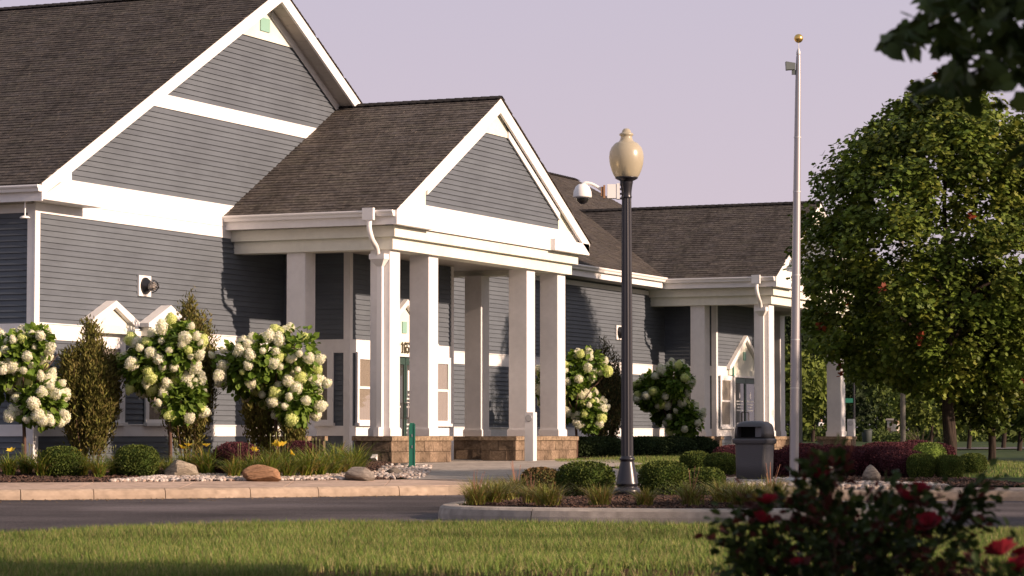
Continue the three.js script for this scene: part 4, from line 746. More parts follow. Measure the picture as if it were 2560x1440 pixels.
const lilyGeo = (() => { const L = new Leaves('oval'); for (let k = 0; k < 6; k++) { const a = k / 6 * 6.2832; L.add(V(0, 0, 0), V(Math.cos(a), 0.75, Math.sin(a)), V(-Math.cos(a), 1, -Math.sin(a)), 0.085, [0.85, 0.62, 0.06]); } return L.geo(); })();
const lilyList = [[-8.05, 42.6], [-7.82, 42.9], [-7.49, 42.5], [-6.93, 42.8], [-6.59, 42.5], [-6.43, 43.1], [-6.4, 44.3], [-5.82, 43.2], [-5.61, 43.6], [-5.37, 44], [-5.03, 43.7], [-4.95, 44.4], [-4.51, 43.1], [-4.24, 43.3], [-3.94, 43.2], [-3.67, 43.5], [-3.39, 43.7], [-3.18, 44], [-2.98, 44.4], [-2.77, 44.9], [-2.66, 45.3], [-3.93, 45], [-3.41, 45.3], [-3.05, 46], [-4.32, 44.8]];
const lilyOf = x => x < -7 ? 'below the first hydrangea' : x < -6.3 ? 'below the first feathery shrub' : x < -4.75 ? 'below the second hydrangea' : x < -3.55 ? 'behind the orange boulder' : 'beside the porch pedestal', ordinal = ['first', 'second', 'third', 'fourth', 'fifth', 'sixth', 'seventh', 'eighth', 'ninth', 'tenth'];
lilyList.forEach(([s, d], i) => {
  const mates = lilyList.filter(q => lilyOf(q[0]) === lilyOf(s)).sort((a, b) => a[0] / a[1] - b[0] / b[1]), k = mates.indexOf(lilyList[i]);
  const t = thing('daylily', `daylily clump ${lilyOf(s)}, ${ordinal[k]} from the left there`, 'plant', gAt(s, d), 'daylilies along the front bed'); t.rotation.y = i * 1.7; t.scale.setScalar(rr(0.72, 1.18));
  stuff(local(t, 'leaves', lilyGeos[i % 3], LM.blade)); if (i % 4 === 1) local(t, 'flower_stalks', budGeo, stalkMat);
  const f = { 0: 1, 3: 2, 5: 1, 7: 1, 9: 2, 10: 1, 13: 1, 16: 1, 21: 3 }[i] ?? 0;
  for (let k = 0; k < f; k++) { const o = local(t, 'flower', lilyGeo, LM.petal, V(rr(-0.25, 0.25), rr(0.32, 0.5), rr(-0.25, 0.25))); o.rotation.set(rr(0.2, 0.9), rr(0, 6), rr(-0.4, 0.4)); o.scale.setScalar(rr(0.9, 1.4)); }
});
const grassTones = [[0.19, 0.24, 0.04], [0.26, 0.28, 0.055], [0.3, 0.27, 0.075], [0.3, 0.2, 0.08]];
const tuftGeos = [0, 1].map(() => { const m = new MB(); blades(m, 260, 0.29, 0.3, 0.008, grassTones, 1); return m.geo(true); });
const plumeGeo = mk(m => { for (let i = 0; i < 6; i++) { const a = rr(0, 6.3), r = rr(0.02, 0.12), y = rr(0.26, 0.38); m.hex([V(0, 0.05, 0), V(0.003, 0.05, 0), V(0.003, 0.05, 0.003), V(0, 0.05, 0.003), V(Math.cos(a) * r, y, Math.sin(a) * r), V(Math.cos(a) * r + 0.003, y, Math.sin(a) * r), V(Math.cos(a) * r + 0.003, y, Math.sin(a) * r + 0.003), V(Math.cos(a) * r, y, Math.sin(a) * r + 0.003)]); } });
const tufts = [[-0.42, 30.6, 'left tip of the island, outermost'], [-0.22, 30.9, 'left tip of the island'], [-0.06, 31.8, 'left tip of the island'], [-0.36, 31.6, 'left tip of the island'], [0.06, 33.4, 'left tip of the island'], [0.41, 29.6, 'front of the browned boxwood'], [0.97, 29.5, 'front of the first boxwood'], [1.47, 29.4, 'right foot of the lamp post'], [1.99, 29.5, 'front of the boxwoods right of the lamp post'], [2.39, 30.2, 'front of the litter bin'], [2.61, 31.2, 'front of the litter bin'], [2.77, 30.6, 'front of the litter bin'], [3.05, 31.4, 'front of the flagpole'], [3.02, 30.2, 'front of the flagpole'], [2.54, 29.6, 'front of the litter bin'], [3.41, 31, 'front of the flagpole'], [0.23, 30.4, 'front of the browned boxwood']];
tufts.forEach(([s, d, w], i) => { const mates = tufts.filter(q => q[2] === w).sort((a, b) => a[0] / a[1] - b[0] / b[1]), k = mates.indexOf(tufts[i]); const t = thing('grass_tuft', `fine grass tuft at the ${w}${mates.length > 1 ? ', ' + ordinal[k] + ' from the left there' : ''}`, 'grass tuft', iAt(s, d), 'grass tufts on the island'); t.rotation.y = i; t.scale.setScalar(rr(0.8, 1.15) * (s < 0.1 ? 1.25 : 1.1)); stuff(local(t, 'blades', tuftGeos[i % 2], LM.blade)); if (i % 4 === 0) local(t, 'plumes', plumeGeo, std(lin(0.3, 0.15, 0.1), 0.9)); });
{ // spiky plant in the back row
  const m = new MB(); blades(m, 46, 0.9, 0.55, 0.035, [[0.09, 0.075, 0.05], [0.13, 0.08, 0.06]], 0.2); const t = thing('spiky_plant', 'bronze spiky plant behind the maroon barberries', 'plant', gAt(8.34, 54)); t.scale.setScalar(0.85); local(t, 'leaves', m.geo(true), LM.blade);
}

// ---- turf
function turf(name, label, n, place, h, tones) {
  const g = new THREE.BufferGeometry(); g.setAttribute('position', new THREE.Float32BufferAttribute([-0.5, 0, 0, 0.5, 0, 0, 0.32, 0.55, 0.1, -0.32, 0.55, 0.1, 0, 1, 0.34], 3)); g.setIndex([0, 1, 2, 0, 2, 3, 3, 2, 4]); g.computeVertexNormals();
  const o = new THREE.InstancedMesh(g, std(lin(1, 1, 1), 0.7, { specularIntensity: 0.3 }), n), m = new THREE.Matrix4(), q = new THREE.Quaternion(), e = new THREE.Euler(), c = new THREE.Color();
  for (let i = 0; i < n; i++) { const p = place(), hh = h * rr(0.45, 1.3) * (0.7 + 0.6 * nA(p.x * 0.2 + 9, p.z * 0.2 + 9)), t = pick(tones), f = rr(0.75, 1.25) * (0.45 + 1.1 * nB(p.x * 0.11 + 9, p.z * 0.11 + 9)); e.set(gauss() * 0.35, rr(0, 6.28), gauss() * 0.35); m.compose(p, q.setFromEuler(e), V(rr(0.005, 0.008) * (h > 0.06 ? 1 : 1.6), hh, hh)); o.setMatrixAt(i, m); o.setColorAt(i, c.setRGB(t[0] * f, t[1] * f, t[2] * f)); }
  o.name = numbered(name); o.castShadow = o.receiveShadow = true; o.userData = { kind: 'stuff', label, category: 'grass' }; scene.add(o); return o;
}
const tg = [[0.09, 0.145, 0.026], [0.115, 0.17, 0.034], [0.155, 0.17, 0.044], [0.07, 0.125, 0.022], [0.22, 0.19, 0.09]];
turf('lawn_grass', 'mown green grass of the front lawn', 330000, () => { for (;;) { const d = 14 + 13 * Math.pow(rnd(), 1.15), s = rr(-0.215, 0.215) * d, e = lawnD(s); if (d > e - 0.02) continue; if (s > -1.3 && d < 17.45 + 0.25 * Math.sin(s * 3) + 0.1 * s && rnd() < 0.9) continue; return at(s, d, 0.03); } }, 0.085, tg);
turf('verge_grass', 'green grass between the porches and the pavement', 60000, () => { for (;;) { const s = rr(0.9, 12), d = rr(46, 66); if (bedRight.inside(s, d) || bedBack.inside(s, d) || (s < 2.6 && d < 52.5 && s < 1.6 + (d - 49) * 0.28)) continue; if (s < 2.4 && d < 50) continue; const p = at(s, d, ground(s, d) - 0.02); if (p.x < -21.9 && p.z > -55) continue; return p; } }, 0.075, tg);

// ---- gravel and bark on the beds
function scatter(name, label, geo, mats, n, place, cat) {
  const o = new THREE.InstancedMesh(geo, mats, n), m = new THREE.Matrix4(), q = new THREE.Quaternion(), c = new THREE.Color();
  for (let i = 0; i < n; i++) { const { p, s, col } = place(); m.compose(p, q.setFromEuler(new THREE.Euler(rr(-0.5, 0.5), rr(0, 6.3), rr(-0.5, 0.5))), s); o.setMatrixAt(i, m); o.setColorAt(i, c.setRGB(...col)); }
  o.name = numbered(name); o.castShadow = o.receiveShadow = true; o.userData = { kind: 'stuff', label, category: cat }; scene.add(o);
}
const pebble = (() => { const g = new THREE.IcosahedronGeometry(1, 1), p = g.attributes.position; const key = {}; for (let i = 0; i < p.count; i++) { const k = [p.getX(i), p.getY(i), p.getZ(i)].map(v => v.toFixed(3)).join(); key[k] ??= rr(0.82, 1.16); p.setXYZ(i, p.getX(i) * key[k], p.getY(i) * key[k] * 0.7, p.getZ(i) * key[k]); } g.computeVertexNormals(); return g; })();
const stoneMat = std(lin(1, 1, 1), 0.9);
const pale = () => shade(pick([[0.42, 0.36, 0.31], [0.54, 0.48, 0.43], [0.36, 0.28, 0.23], [0.46, 0.41, 0.37], [0.25, 0.22, 0.2]]), rr(0.7, 1.2));
scatter('gravel', 'pale pebbles edging the bed beside the pavement', pebble, stoneMat, 4600, () => { const s = rr(-6.25, -1.45), w = 1.5 * sstep(-6.4, -5.4, s) + 0.5 * sstep(-3.8, -2.5, s), d = curbD(s) + backW(s) + rr(0.02, w) + (s > -2.3 ? rr(0, 2.4) : 0), k = rr(0.018, 0.045); return { p: at(s, d, ground(s, d) + k * 0.35), s: V(k, k, k), col: pale() }; }, 'gravel');
scatter('gravel', 'larger white stones around the flagpole and the litter bin', pebble, stoneMat, 3200, () => { const s = rr(3.1, 6.35), d = curbD(s) + rr(s < 4.55 ? 1.65 : 0.3, s < 5 ? 4.4 : 3 - (s - 5) * 0.9), k = rr(0.025, 0.07); return { p: at(s, d, ground(s, d) + k * 0.4), s: V(k, k, k), col: pale() }; }, 'gravel');
const chip = new THREE.BoxGeometry(1, 0.25, 0.35);
const brown = () => shade(pick([[0.07, 0.045, 0.035], [0.05, 0.034, 0.028], [0.1, 0.06, 0.045]]), rr(0.7, 1.3));
const soilMat = std(lin(1, 1, 1), 1);
scatter('bark_mulch', 'dark bark mulch in the bed along the wall', chip, soilMat, 9000, () => { for (;;) { const s = rr(-9, -1.8), d = rr(40, 50); if (!bedLeft.inside(s, d)) continue; return { p: at(s, d, ground(s, d) + 0.012), s: V(1, 1, 1).multiplyScalar(rr(0.03, 0.08)), col: brown() }; } }, 'mulch');
scatter('bark_mulch', 'dark bark mulch on the island', chip, soilMat, 6000, () => { const a = rr(0, 6.283), r = Math.sqrt(rnd()), s = 1.7 + Math.cos(a) * r * 2.2, d = 31.8 + Math.sin(a) * r * 3; return { p: at(s, d, islandTop(s, d) + 0.01), s: V(1, 1, 1).multiplyScalar(rr(0.02, 0.06)), col: brown() }; }, 'mulch');
scatter('bark_mulch', 'dark bark mulch below the maroon barberries', chip, soilMat, 6000, () => { for (;;) { const s = rr(2.6, 8), d = rr(40, 51.5); if (!bedRight.inside(s, d)) continue; return { p: at(s, d, ground(s, d) + 0.012), s: V(1, 1, 1).multiplyScalar(rr(0.03, 0.08)), col: brown() }; } }, 'mulch');

scatter('leaf_litter', 'fine brown leaf litter along the kerb', chip, soilMat, 420, () => { const s = rr(-8, 0.5), d = curbD(s) - 0.02 - 2.2 * Math.pow(rnd(), 5); return { p: at(s, d, 0.006), s: V(1, 0.4, 1).multiplyScalar(rr(0.012, 0.04)), col: shade([0.2, 0.14, 0.08], rr(0.6, 1.5)) }; }, 'litter');

// ---- boulders
function boulder(label, pos, [w, h, l], col, turn, tilt = 0) {
  const g = new THREE.IcosahedronGeometry(1, 7), p = g.attributes.position, n1 = Array.from({ length: 15 }, () => [rdir(), rr(0.6, 0.85)]), key = {};
  for (let i = 0; i < p.count; i++) { const d = V().fromBufferAttribute(p, i).normalize(); let r = 1; for (const [a, k] of n1) { const t = d.dot(a); if (t > 0) r = Math.min(r, k / Math.max(t, 0.3)); } const k = [d.x, d.y, d.z].map(v => v.toFixed(3)).join(); key[k] ??= rr(0.993, 1.007); r *= key[k]; p.setXYZ(i, d.x * r * w / 2, d.y * r * h * 0.62, d.z * r * l / 2); }
  g.computeVertexNormals(); const o = new THREE.Mesh(g, std(lin(...col), 0.92, { map: tStone, bumpMap: tFine, bumpScale: 0.01 })); o.name = numbered('boulder'); o.position.copy(pos).add(V(0, h * 0.32, 0)); o.rotation.set(0, turn, tilt); o.castShadow = o.receiveShadow = true; scene.add(o); return tag(o, label, 'boulder', 'boulders in the beds');
}
boulder('pale grey boulder in the gravel below the second hydrangea', gAt(-5.36, 43.1), [0.66, 0.34, 0.5], [0.66, 0.6, 0.51], YAW);
boulder('orange-brown boulder in the gravel below the lilies', gAt(-3.98, 42.5), [0.7, 0.3, 0.5], [0.66, 0.4, 0.25], YAW + 0.2);
boulder('smooth grey boulder in the gravel beside the lilies at the porch', gAt(-2.46, 43.4), [0.6, 0.27, 0.46], [0.54, 0.5, 0.47], YAW, -0.2);
boulder('small pale stone beside the downspout', gAt(-2.01, 45.2), [0.3, 0.15, 0.3], [0.4, 0.37, 0.34], 1);
boulder('tilted grey boulder in front of the barberries', gAt(5.07, 42.8), [0.38, 0.36, 0.3], [0.5, 0.5, 0.46], YAW, 0.7);
boulder('rounded white boulder in front of the barberries', gAt(5.58, 41.2), [0.38, 0.34, 0.32], [0.62, 0.57, 0.52], YAW);

// ---- roses close to the camera
function rose(label, pos, w, h, n, flowers, spray) {
  const t = thing('rose_bush', label, 'rose bush', pos, 'red roses in the front bed'), L = new Leaves('oval'), st = [], ends = [];
  for (let k = 0; k < 26; k++) { const a = rr(0, 6.28), q = Math.sqrt(rnd()), e = V(Math.cos(a) * w / 2 * q, h * (1 - 0.28 * q * q) * rr(0.75, 1.0), Math.sin(a) * w / 2 * q); ends.push(e); st.push([V(e.x * 0.1, 0, e.z * 0.1), V(e.x * 0.6, e.y * 0.5, e.z * 0.6), e]); }
  for (const e of spray ?? []) { ends.push(e); st.push([V(e.x * 0.2, h * 0.3, e.z * 0.2), V(e.x * 0.7, e.y * 0.72, e.z * 0.7), e]); }
  local(t, 'stems', mergeGeometries(st.map(p => limb(p, 0.006, 0.0022, 5))), std(lin(0.06, 0.05, 0.025), 0.8));
  st.forEach((p, j) => { const c = new THREE.CatmullRomCurve3(p), m = Math.round(n / st.length); for (let i = 0; i < m; i++) { const u = 0.3 + 0.7 * Math.sqrt(rnd()), o = c.getPoint(u), d = V(o.x, 0.1, o.z).normalize().addScaledVector(rdir(), 0.9), k = rnd(); for (let f = 0; f < 3; f++) { const q = o.clone().addScaledVector(d, 0.025 + 0.03 * f * 0.7).addScaledVector(rdir(), 0.012); L.add(q, d.clone().addScaledVector(rdir(), 0.7), V(0, 1, 0).addScaledVector(rdir(), 0.9), rr(0.026, 0.046), k < 0.22 ? shade([0.09, 0.025, 0.02], rr(0.7, 1.3)) : shade(mixc([0.02, 0.042, 0.009], [0.048, 0.075, 0.014], rnd()), rr(0.7, 1.3)), 1.15); } } });
  stuff(local(t, 'foliage', L.geo(), LM.leaf));
  for (const [x, y, z, s] of flowers) { const F = new Leaves('oval'); for (let k = 0; k < 22; k++) { const a = k * 2.4, up = 0.5 + 1.5 * (1 - k / 22), d = V(Math.cos(a), up, Math.sin(a)); F.add(V(Math.cos(a) * 0.006, 0.003, Math.sin(a) * 0.006), d, V(-Math.cos(a), 0.6, -Math.sin(a)), 0.028 + 0.014 * k / 22, shade([0.27, 0.008, 0.022], rr(0.6, 1.2)), 1.7); } const o = local(t, 'flower', F.geo(), LM.petal, V(x, y, z)); o.scale.setScalar(s); o.rotation.set(rr(-0.5, 0.5), rr(0, 6), rr(-0.5, 0.5)); }
  return t;
}
{
  const a = rose('dark red rose bush close to the camera, in front of the gravel', at(1.14, 9, 0.03), 0.84, 0.73, 1500, [[-0.1, 0.75, 0.1, 1.15], [-0.045, 0.79, 0.05, 1.1], [-0.29, 0.665, 0.15, 1.2], [-0.31, 0.605, 0.15, 1], [0.22, 0.7, 0.1, 1.1], [0.17, 0.68, 0.12, 1], [0.24, 0.595, 0.18, 1.2], [-0.07, 0.575, 0.2, 0.6], [0.08, 0.5, 0.22, 0.5], [-0.2, 0.47, 0.2, 0.6]], [V(0.41, 0.74, 0.05), V(0.36, 0.66, 0.1), V(-0.4, 0.6, 0.1), V(-0.3, 0.66, 0.1), V(-0.1, 0.745, 0.1), V(-0.045, 0.785, 0.05), V(0.2, 0.7, 0.1)]); a.rotation.y = YAW;
  const b = rose('red rose bush cut off by the lower right corner of the picture', at(1.56, 8, 0.03), 0.4, 0.56, 380, [[-0.1, 0.535, 0.05, 1.4], [-0.05, 0.49, 0.1, 1.5], [-0.02, 0.53, 0, 1.1]]); b.rotation.y = YAW;
}
{ // tree hanging over the camera from the right; its crown shades the roses
  const t = thing('linden_tree', 'dark leafy branch hanging into the upper right corner of the picture', 'tree', V(3.4, 0, -9.8)), L = new Leaves('heart'), o0 = V(3.4, 0, -9.8);
  const rel = (s, d, y) => at(s, d, y).sub(o0);
  local(t, 'trunk', mergeGeometries([limb([V(0, -0.2, 0), V(0.05, 1.2, 0), V(0, 2.6, 0.05), V(-0.1, 5, 0)], 0.2, 0.08, 12), limb([V(0, 2.4, 0), rel(3.4, 8.5, 2.9), rel(2.4, 8.1, 2.55), rel(1.6, 8, 2.3), rel(1.2, 8, 2.13)], 0.06, 0.006, 7), limb([rel(2.2, 8.1, 2.5), rel(1.7, 8.05, 2.15), rel(1.3, 7.9, 1.98)], 0.02, 0.004, 6), limb([rel(2.2, 8.1, 2.5), rel(1.8, 8, 2.05), rel(1.5, 7.95, 1.79)], 0.016, 0.004, 6), ...[0, 1, 2, 3, 4, 5, 6].map(k => limb([V(0, 2.6 + k * 0.3, 0), V(Math.cos(k * 2.4) * 1.4, 3.6 + k * 0.3, Math.sin(k * 2.4) * 1.4), V(Math.cos(k * 2.4) * 3, 4 + k * 0.4, Math.sin(k * 2.4) * 3)], 0.07, 0.02))]), M.bark);
  const poly = [[1.12, 2.1], [1.16, 2.17], [1.24, 2.19], [1.28, 2.27], [1.35, 2.4], [2.2, 2.75], [3.4, 3.25], [4.1, 3.1], [3.5, 2.6], [2.5, 2.1], [1.5, 1.96], [1.42, 1.975], [1.36, 1.96], [1.25, 1.97], [1.27, 2.02], [1.33, 2.05], [1.32, 2.09], [1.26, 2.115], [1.2, 2.1], [1.16, 2.085]];
  const inside = (x, y) => { let c = false; for (let i = 0, j = poly.length - 1; i < poly.length; j = i++) { const a = poly[i], b = poly[j]; if ((a[1] > y) !== (b[1] > y) && x < (b[0] - a[0]) * (y - a[1]) / (b[1] - a[1]) + a[0]) c = !c; } return c; };
  const tone = () => shade(mixc([0.04, 0.068, 0.016], [0.06, 0.085, 0.02], rnd()), rr(0.7, 1.2));
  for (let k = 0; k < 13000; k++) { const s = rr(1.1, 4.1), y = rr(1.93, 3.25); if (!inside(s, y) || rnd() < 0.7 * sstep(2.4, 4, s)) continue; L.add(rel(s, 8 + gauss() * (0.28 + 0.25 * sstep(1.4, 3, s)), y), V(rr(-1, 1), rr(-1, 0.1), rr(-1, 1)), rdir(), rr(0.04, 0.075), tone()); }
  for (let k = 0; k < 16; k++) L.add(rel(rr(1.48, 1.62), 7.95 + rr(-0.05, 0.05), rr(1.75, 1.81)), V(-0.6, -0.3, rr(-0.4, 0.4)), V(rr(-0.4, 0.4), 1, rr(-0.4, 0.4)), rr(0.05, 0.075), tone());
  stuff(local(t, 'hanging_leaves', L.geo(), LM.leaf));
  const C = new Leaves('heart');
  for (let k = 0; k < 700; k++) { const d = rdir(), q = Math.cbrt(rnd()), c = V(d.x * 3.4 * q, 4.9 + d.y * 2.6, d.z * 4.3 * q - 0.8); for (let i = 0; i < 46; i++) C.add(c.clone().addScaledVector(rdir(), rr(0.1, 0.6)), rdir().add(V(0, -0.6, 0)), rdir().add(V(0, 0.8, 0)), rr(0.09, 0.13), tone()); }
  stuff(local(t, 'crown', C.geo(), LM.leaf));
}

// ------------------------------------------------------------------ street furniture
const lathe = (pts, seg = 36) => new THREE.LatheGeometry(pts.map(([r, y]) => new THREE.Vector2(r, y)), seg);
{ // acorn lamp
  const p = iAt(1.48, 34.2), t = thing('street_lamp', 'dark fluted lamp post with a cream acorn globe on the island', 'lamp post', p), H = 4.1;
  local(t, 'base', lathe([[0, 0], [0.175, 0], [0.175, 0.075], [0.16, 0.1], [0.135, 0.115], [0.13, 0.13], [0.15, 0.15], [0.152, 0.17], [0.14, 0.19], [0.128, 0.26], [0.105, 0.36], [0.088, 0.44], [0.086, 0.46], [0.1, 0.468], [0.1, 0.49], [0.086, 0.498], [0.08, 0.52]]), M.lampBlack);
  const shaft = new THREE.CylinderGeometry(0.062, 0.08, H - 0.62, 96, 1), sp = shaft.attributes.position; for (let i = 0; i < sp.count; i++) { const x = sp.getX(i), z = sp.getZ(i), a = Math.atan2(z, x), k = 1 - 0.1 * Math.pow(Math.abs(Math.sin(6 * a)), 0.7); if (Math.hypot(x, z) > 0.01) sp.setXYZ(i, x * k, sp.getY(i), z * k); } shaft.computeVertexNormals(); shaft.translate(0, 0.51 + (H - 0.62) / 2, 0);
  local(t, 'shaft', shaft, M.lampBlack);
  local(t, 'capital', lathe([[0.062, H - 0.26], [0.068, H - 0.25], [0.07, H - 0.235], [0.064, H - 0.225], [0.066, H - 0.17], [0.078, H - 0.08], [0.085, H - 0.05], [0.082, H - 0.035], [0.14, H - 0.005], [0.15, H + 0.01], [0.14, H + 0.022], [0, H + 0.022]]), M.lampBlack);
  const globe = local(t, 'globe', lathe([[0.142, H + 0.012], [0.165, H + 0.04], [0.195, H + 0.11], [0.216, H + 0.19], [0.224, H + 0.27], [0.217, H + 0.34], [0.196, H + 0.4], [0.165, H + 0.435], [0.16, H + 0.445], [0.138, H + 0.462], [0.11, H + 0.472], [0.086, H + 0.495], [0.074, H + 0.53], [0.074, H + 0.55], [0.09, H + 0.56], [0.092, H + 0.576], [0.08, H + 0.588], [0.06, H + 0.596], [0.055, H + 0.62], [0.035, H + 0.645], [0.0, H + 0.652]], 48), new THREE.MeshPhysicalMaterial({ color: lin(0.62, 0.56, 0.41), roughness: 0.3, transmission: 0.5, thickness: 0, side: THREE.DoubleSide }));
  local(globe, 'lamp_holder', lathe([[0, H + 0.02], [0.06, H + 0.02], [0.06, H + 0.09], [0.035, H + 0.11], [0.035, H + 0.15], [0, H + 0.17]], 18), M.aluDull);
  // dome camera on a box clamped to the shaft
  const c = thing('security_camera', 'white dome security camera on an arm from the lamp post', 'camera', p.clone().add(V(0, 3.93, 0))); c.rotation.y = YAW;
  local(c, 'housing', mk(m => { m.box(-0.25, -0.13, -0.09, 0.09, -0.06, 0.06); m.box(-0.129, -0.09, -0.1, 0.1, -0.065, 0.065); }), M.white);
  local(c, 'clamp', mk(m => { for (const y of [-0.09, -0.03, 0.03, 0.09]) m.box(-0.089, -0.04, y - 0.01, y + 0.01, -0.05, 0.05); }), M.black);
  local(c, 'bracket', mk(m => { m.box(-0.3, -0.276, -0.09, 0.08, -0.05, 0.05); m.box(-0.33, -0.301, -0.06, 0.06, -0.04, 0.04); }), std(lin(0.3, 0.16, 0.08), 0.6));
  local(c, 'arm', new THREE.TubeGeometry(new THREE.CatmullRomCurve3([V(-0.32, 0.02, 0), V(-0.38, 0.06, 0), V(-0.46, 0.1, 0), V(-0.54, 0.11, 0), V(-0.57, 0.09, 0)]), 20, 0.022, 10), M.white);
  const dome = local(c, 'dome_cover', lathe([[0, 0.1], [0.05, 0.095], [0.09, 0.06], [0.115, 0], [0.12, -0.06], [0.12, -0.08], [0.085, -0.085], [0, -0.085]], 32).translate(-0.57, 0, 0), M.white);
  local(dome, 'lens_bubble', new THREE.SphereGeometry(0.082, 24, 12, 0, 6.2832, Math.PI / 2, Math.PI / 2).translate(-0.57, -0.086, 0), new THREE.MeshPhysicalMaterial({ color: lin(0.015, 0.015, 0.016), roughness: 0.08, clearcoat: 1 }));
}
{ // flagpole
  const t = thing('flagpole', 'bare aluminium flagpole with a gold ball beside the litter bin', 'flagpole', gAt(4.36, 41.2)); t.rotation.z = -0.0175;
  local(t, 'flange', lathe([[0, 0], [0.2, 0], [0.2, 0.03], [0.16, 0.055], [0.1, 0.1], [0.078, 0.115], [0.07, 0.12]]), M.aluDull);
  local(t, 'pole', lathe([[0.071, 0.05], [0.07, 2.2], [0.066, 3.4], [0.045, 6.2], [0.036, 6.66], [0.03, 6.68]], 32), M.alu);
  local(t, 'joint_band', mergeGeometries([1.5, 2.25, 3.25, 4.55, 5.4].map(y => lathe([[0.0715 - (y > 3.3 ? (y - 3.3) * 0.0072 : 0.001), y - 0.008], [0.0725 - (y > 3.3 ? (y - 3.3) * 0.0072 : 0.001), y], [0.0715 - (y > 3.3 ? (y - 3.3) * 0.0072 : 0.001), y + 0.008]], 24))), M.aluDull);
  local(t, 'truck', lathe([[0.02, 6.66], [0.034, 6.7], [0.034, 6.73], [0.018, 6.78], [0.006, 6.8], [0.006, 6.9], [0, 6.9]], 18), M.aluDull);
  local(t, 'ball', new THREE.SphereGeometry(0.07, 28, 18).translate(0, 6.95, 0), M.gold);
  const fl = local(t, 'floodlight', mk(m => { m.hex([V(-0.05, 6.46, -0.05), V(-0.05, 6.46, 0.05), V(-0.05, 6.56, 0.05), V(-0.05, 6.56, -0.05), V(-0.19, 6.45, -0.07), V(-0.19, 6.45, 0.07), V(-0.2, 6.58, 0.07), V(-0.2, 6.58, -0.07)]); m.box(-0.1, -0.03, 6.38, 6.455, -0.02, 0.02); }), std(lin(0.09, 0.11, 0.11), 0.5)); fl.rotation.y = YAW;
}
{ // litter bin
  const t = thing('litter_bin', 'grey litter bin with a domed hood and dark opening', 'litter bin', gAt(3.81, 41.8)); t.rotation.y = YAW - 0.42;
  const rings = (list, seg = 48) => { const P = [], I = []; list.forEach(([y, a, e]) => { for (let k = 0; k < seg; k++) { const w = k / seg * 6.2832, c = Math.cos(w), s = Math.sin(w), r = a / Math.pow(Math.pow(Math.abs(c), e) + Math.pow(Math.abs(s), e), 1 / e); P.push(r * c, y, r * s); } }); for (let i = 0; i < list.length - 1; i++) for (let k = 0; k < seg; k++) { const a = i * seg + k, b = i * seg + (k + 1) % seg; I.push(a, a + seg, b, b, a + seg, b + seg); } const n = P.length / 3; P.push(0, list[0][0], 0, 0, list[list.length - 1][0], 0); for (let k = 0; k < seg; k++) { I.push(n, k, (k + 1) % seg); const o = (list.length - 1) * seg; I.push(n + 1, o + (k + 1) % seg, o + k); } const g = new THREE.BufferGeometry(); g.setAttribute('position', new THREE.Float32BufferAttribute(P, 3)); g.setAttribute('uv', new THREE.Float32BufferAttribute(P.filter((_, i) => i % 3 < 2), 2)); g.setIndex(I); g.computeVertexNormals(); return g; };
  local(t, 'base', rings([[0, 0.29, 7], [0.05, 0.29, 7], [0.07, 0.275, 7], [0.075, 0.25, 7]]), std(lin(0.3, 0.3, 0.31), 0.6));
  local(t, 'body', rings([[0.074, 0.243, 7], [0.3, 0.25, 7], [0.62, 0.258, 7], [0.64, 0.262, 7]]), M.canGrey);
  local(t, 'rim', rings([[0.62, 0.27, 7], [0.64, 0.293, 7], [0.69, 0.3, 7], [0.705, 0.292, 7], [0.71, 0.28, 7]]), M.canGrey);
  const hood = new Brush(rings([[0.705, 0.272, 6], [0.8, 0.27, 6], [0.88, 0.262, 5.5], [0.93, 0.245, 5], [0.965, 0.205, 4], [0.985, 0.13, 3], [0.99, 0.02, 2]]), M.canGrey); hood.updateMatrixWorld();
  const ev = new Evaluator(); ev.useGroups = false;
  const hole = gbox(-0.2, 0.2, 0.725, 0.895, 0.03, 0.4); const hb = new Brush(hole, M.canGrey); hb.updateMatrixWorld();
  const cut = ev.evaluate(hood, hb, SUBTRACTION); local(t, 'hood', cut.geometry, M.canGrey);
  local(t, 'shade_panel', gbox(-0.195, 0.195, 0.73, 0.89, 0.035, 0.05), M.hole);  // near-black panel painted in for the shade inside the hood
  local(t, 'flap', mk(m => m.hex([V(0.06, 0.73, 0.05), V(0.19, 0.73, 0.05), V(0.19, 0.89, 0.05), V(0.06, 0.89, 0.05), V(0.08, 0.735, 0.2), V(0.19, 0.735, 0.24), V(0.19, 0.885, 0.22), V(0.08, 0.885, 0.19)])), std(lin(0.1, 0.1, 0.11), 0.6));
}
{ // green sign post with its two channels, plate gone
  const t = thing('green_post', 'short green steel post in the gravel by the first porch', 'post', gAt(-1.78, 47.4)); t.rotation.y = YAW;
  for (const s of [-1, 1]) { const z = s * 0.022; local(t, 'channel', mk(m => { m.box(-0.04, 0.04, -0.1, s > 0 ? 0.74 : 0.8, z - 0.004, z + 0.004); for (const e of [-1, 1]) m.box(e * 0.044 - 0.012, e * 0.044 + 0.012, -0.1, s > 0 ? 0.74 : 0.78, z - 0.014, z + 0.014); }), M.green); }
  local(t, 'foot_plate', mk(m => { m.box(-0.1, 0.12, 0.002, 0.014, -0.06, 0.06); }), M.green);
  local(t, 'bolt', mk(m => { for (const y of [0.35, 0.55]) m.box(-0.008, 0.008, y, y + 0.05, 0.03, 0.036); }), M.alu);
}
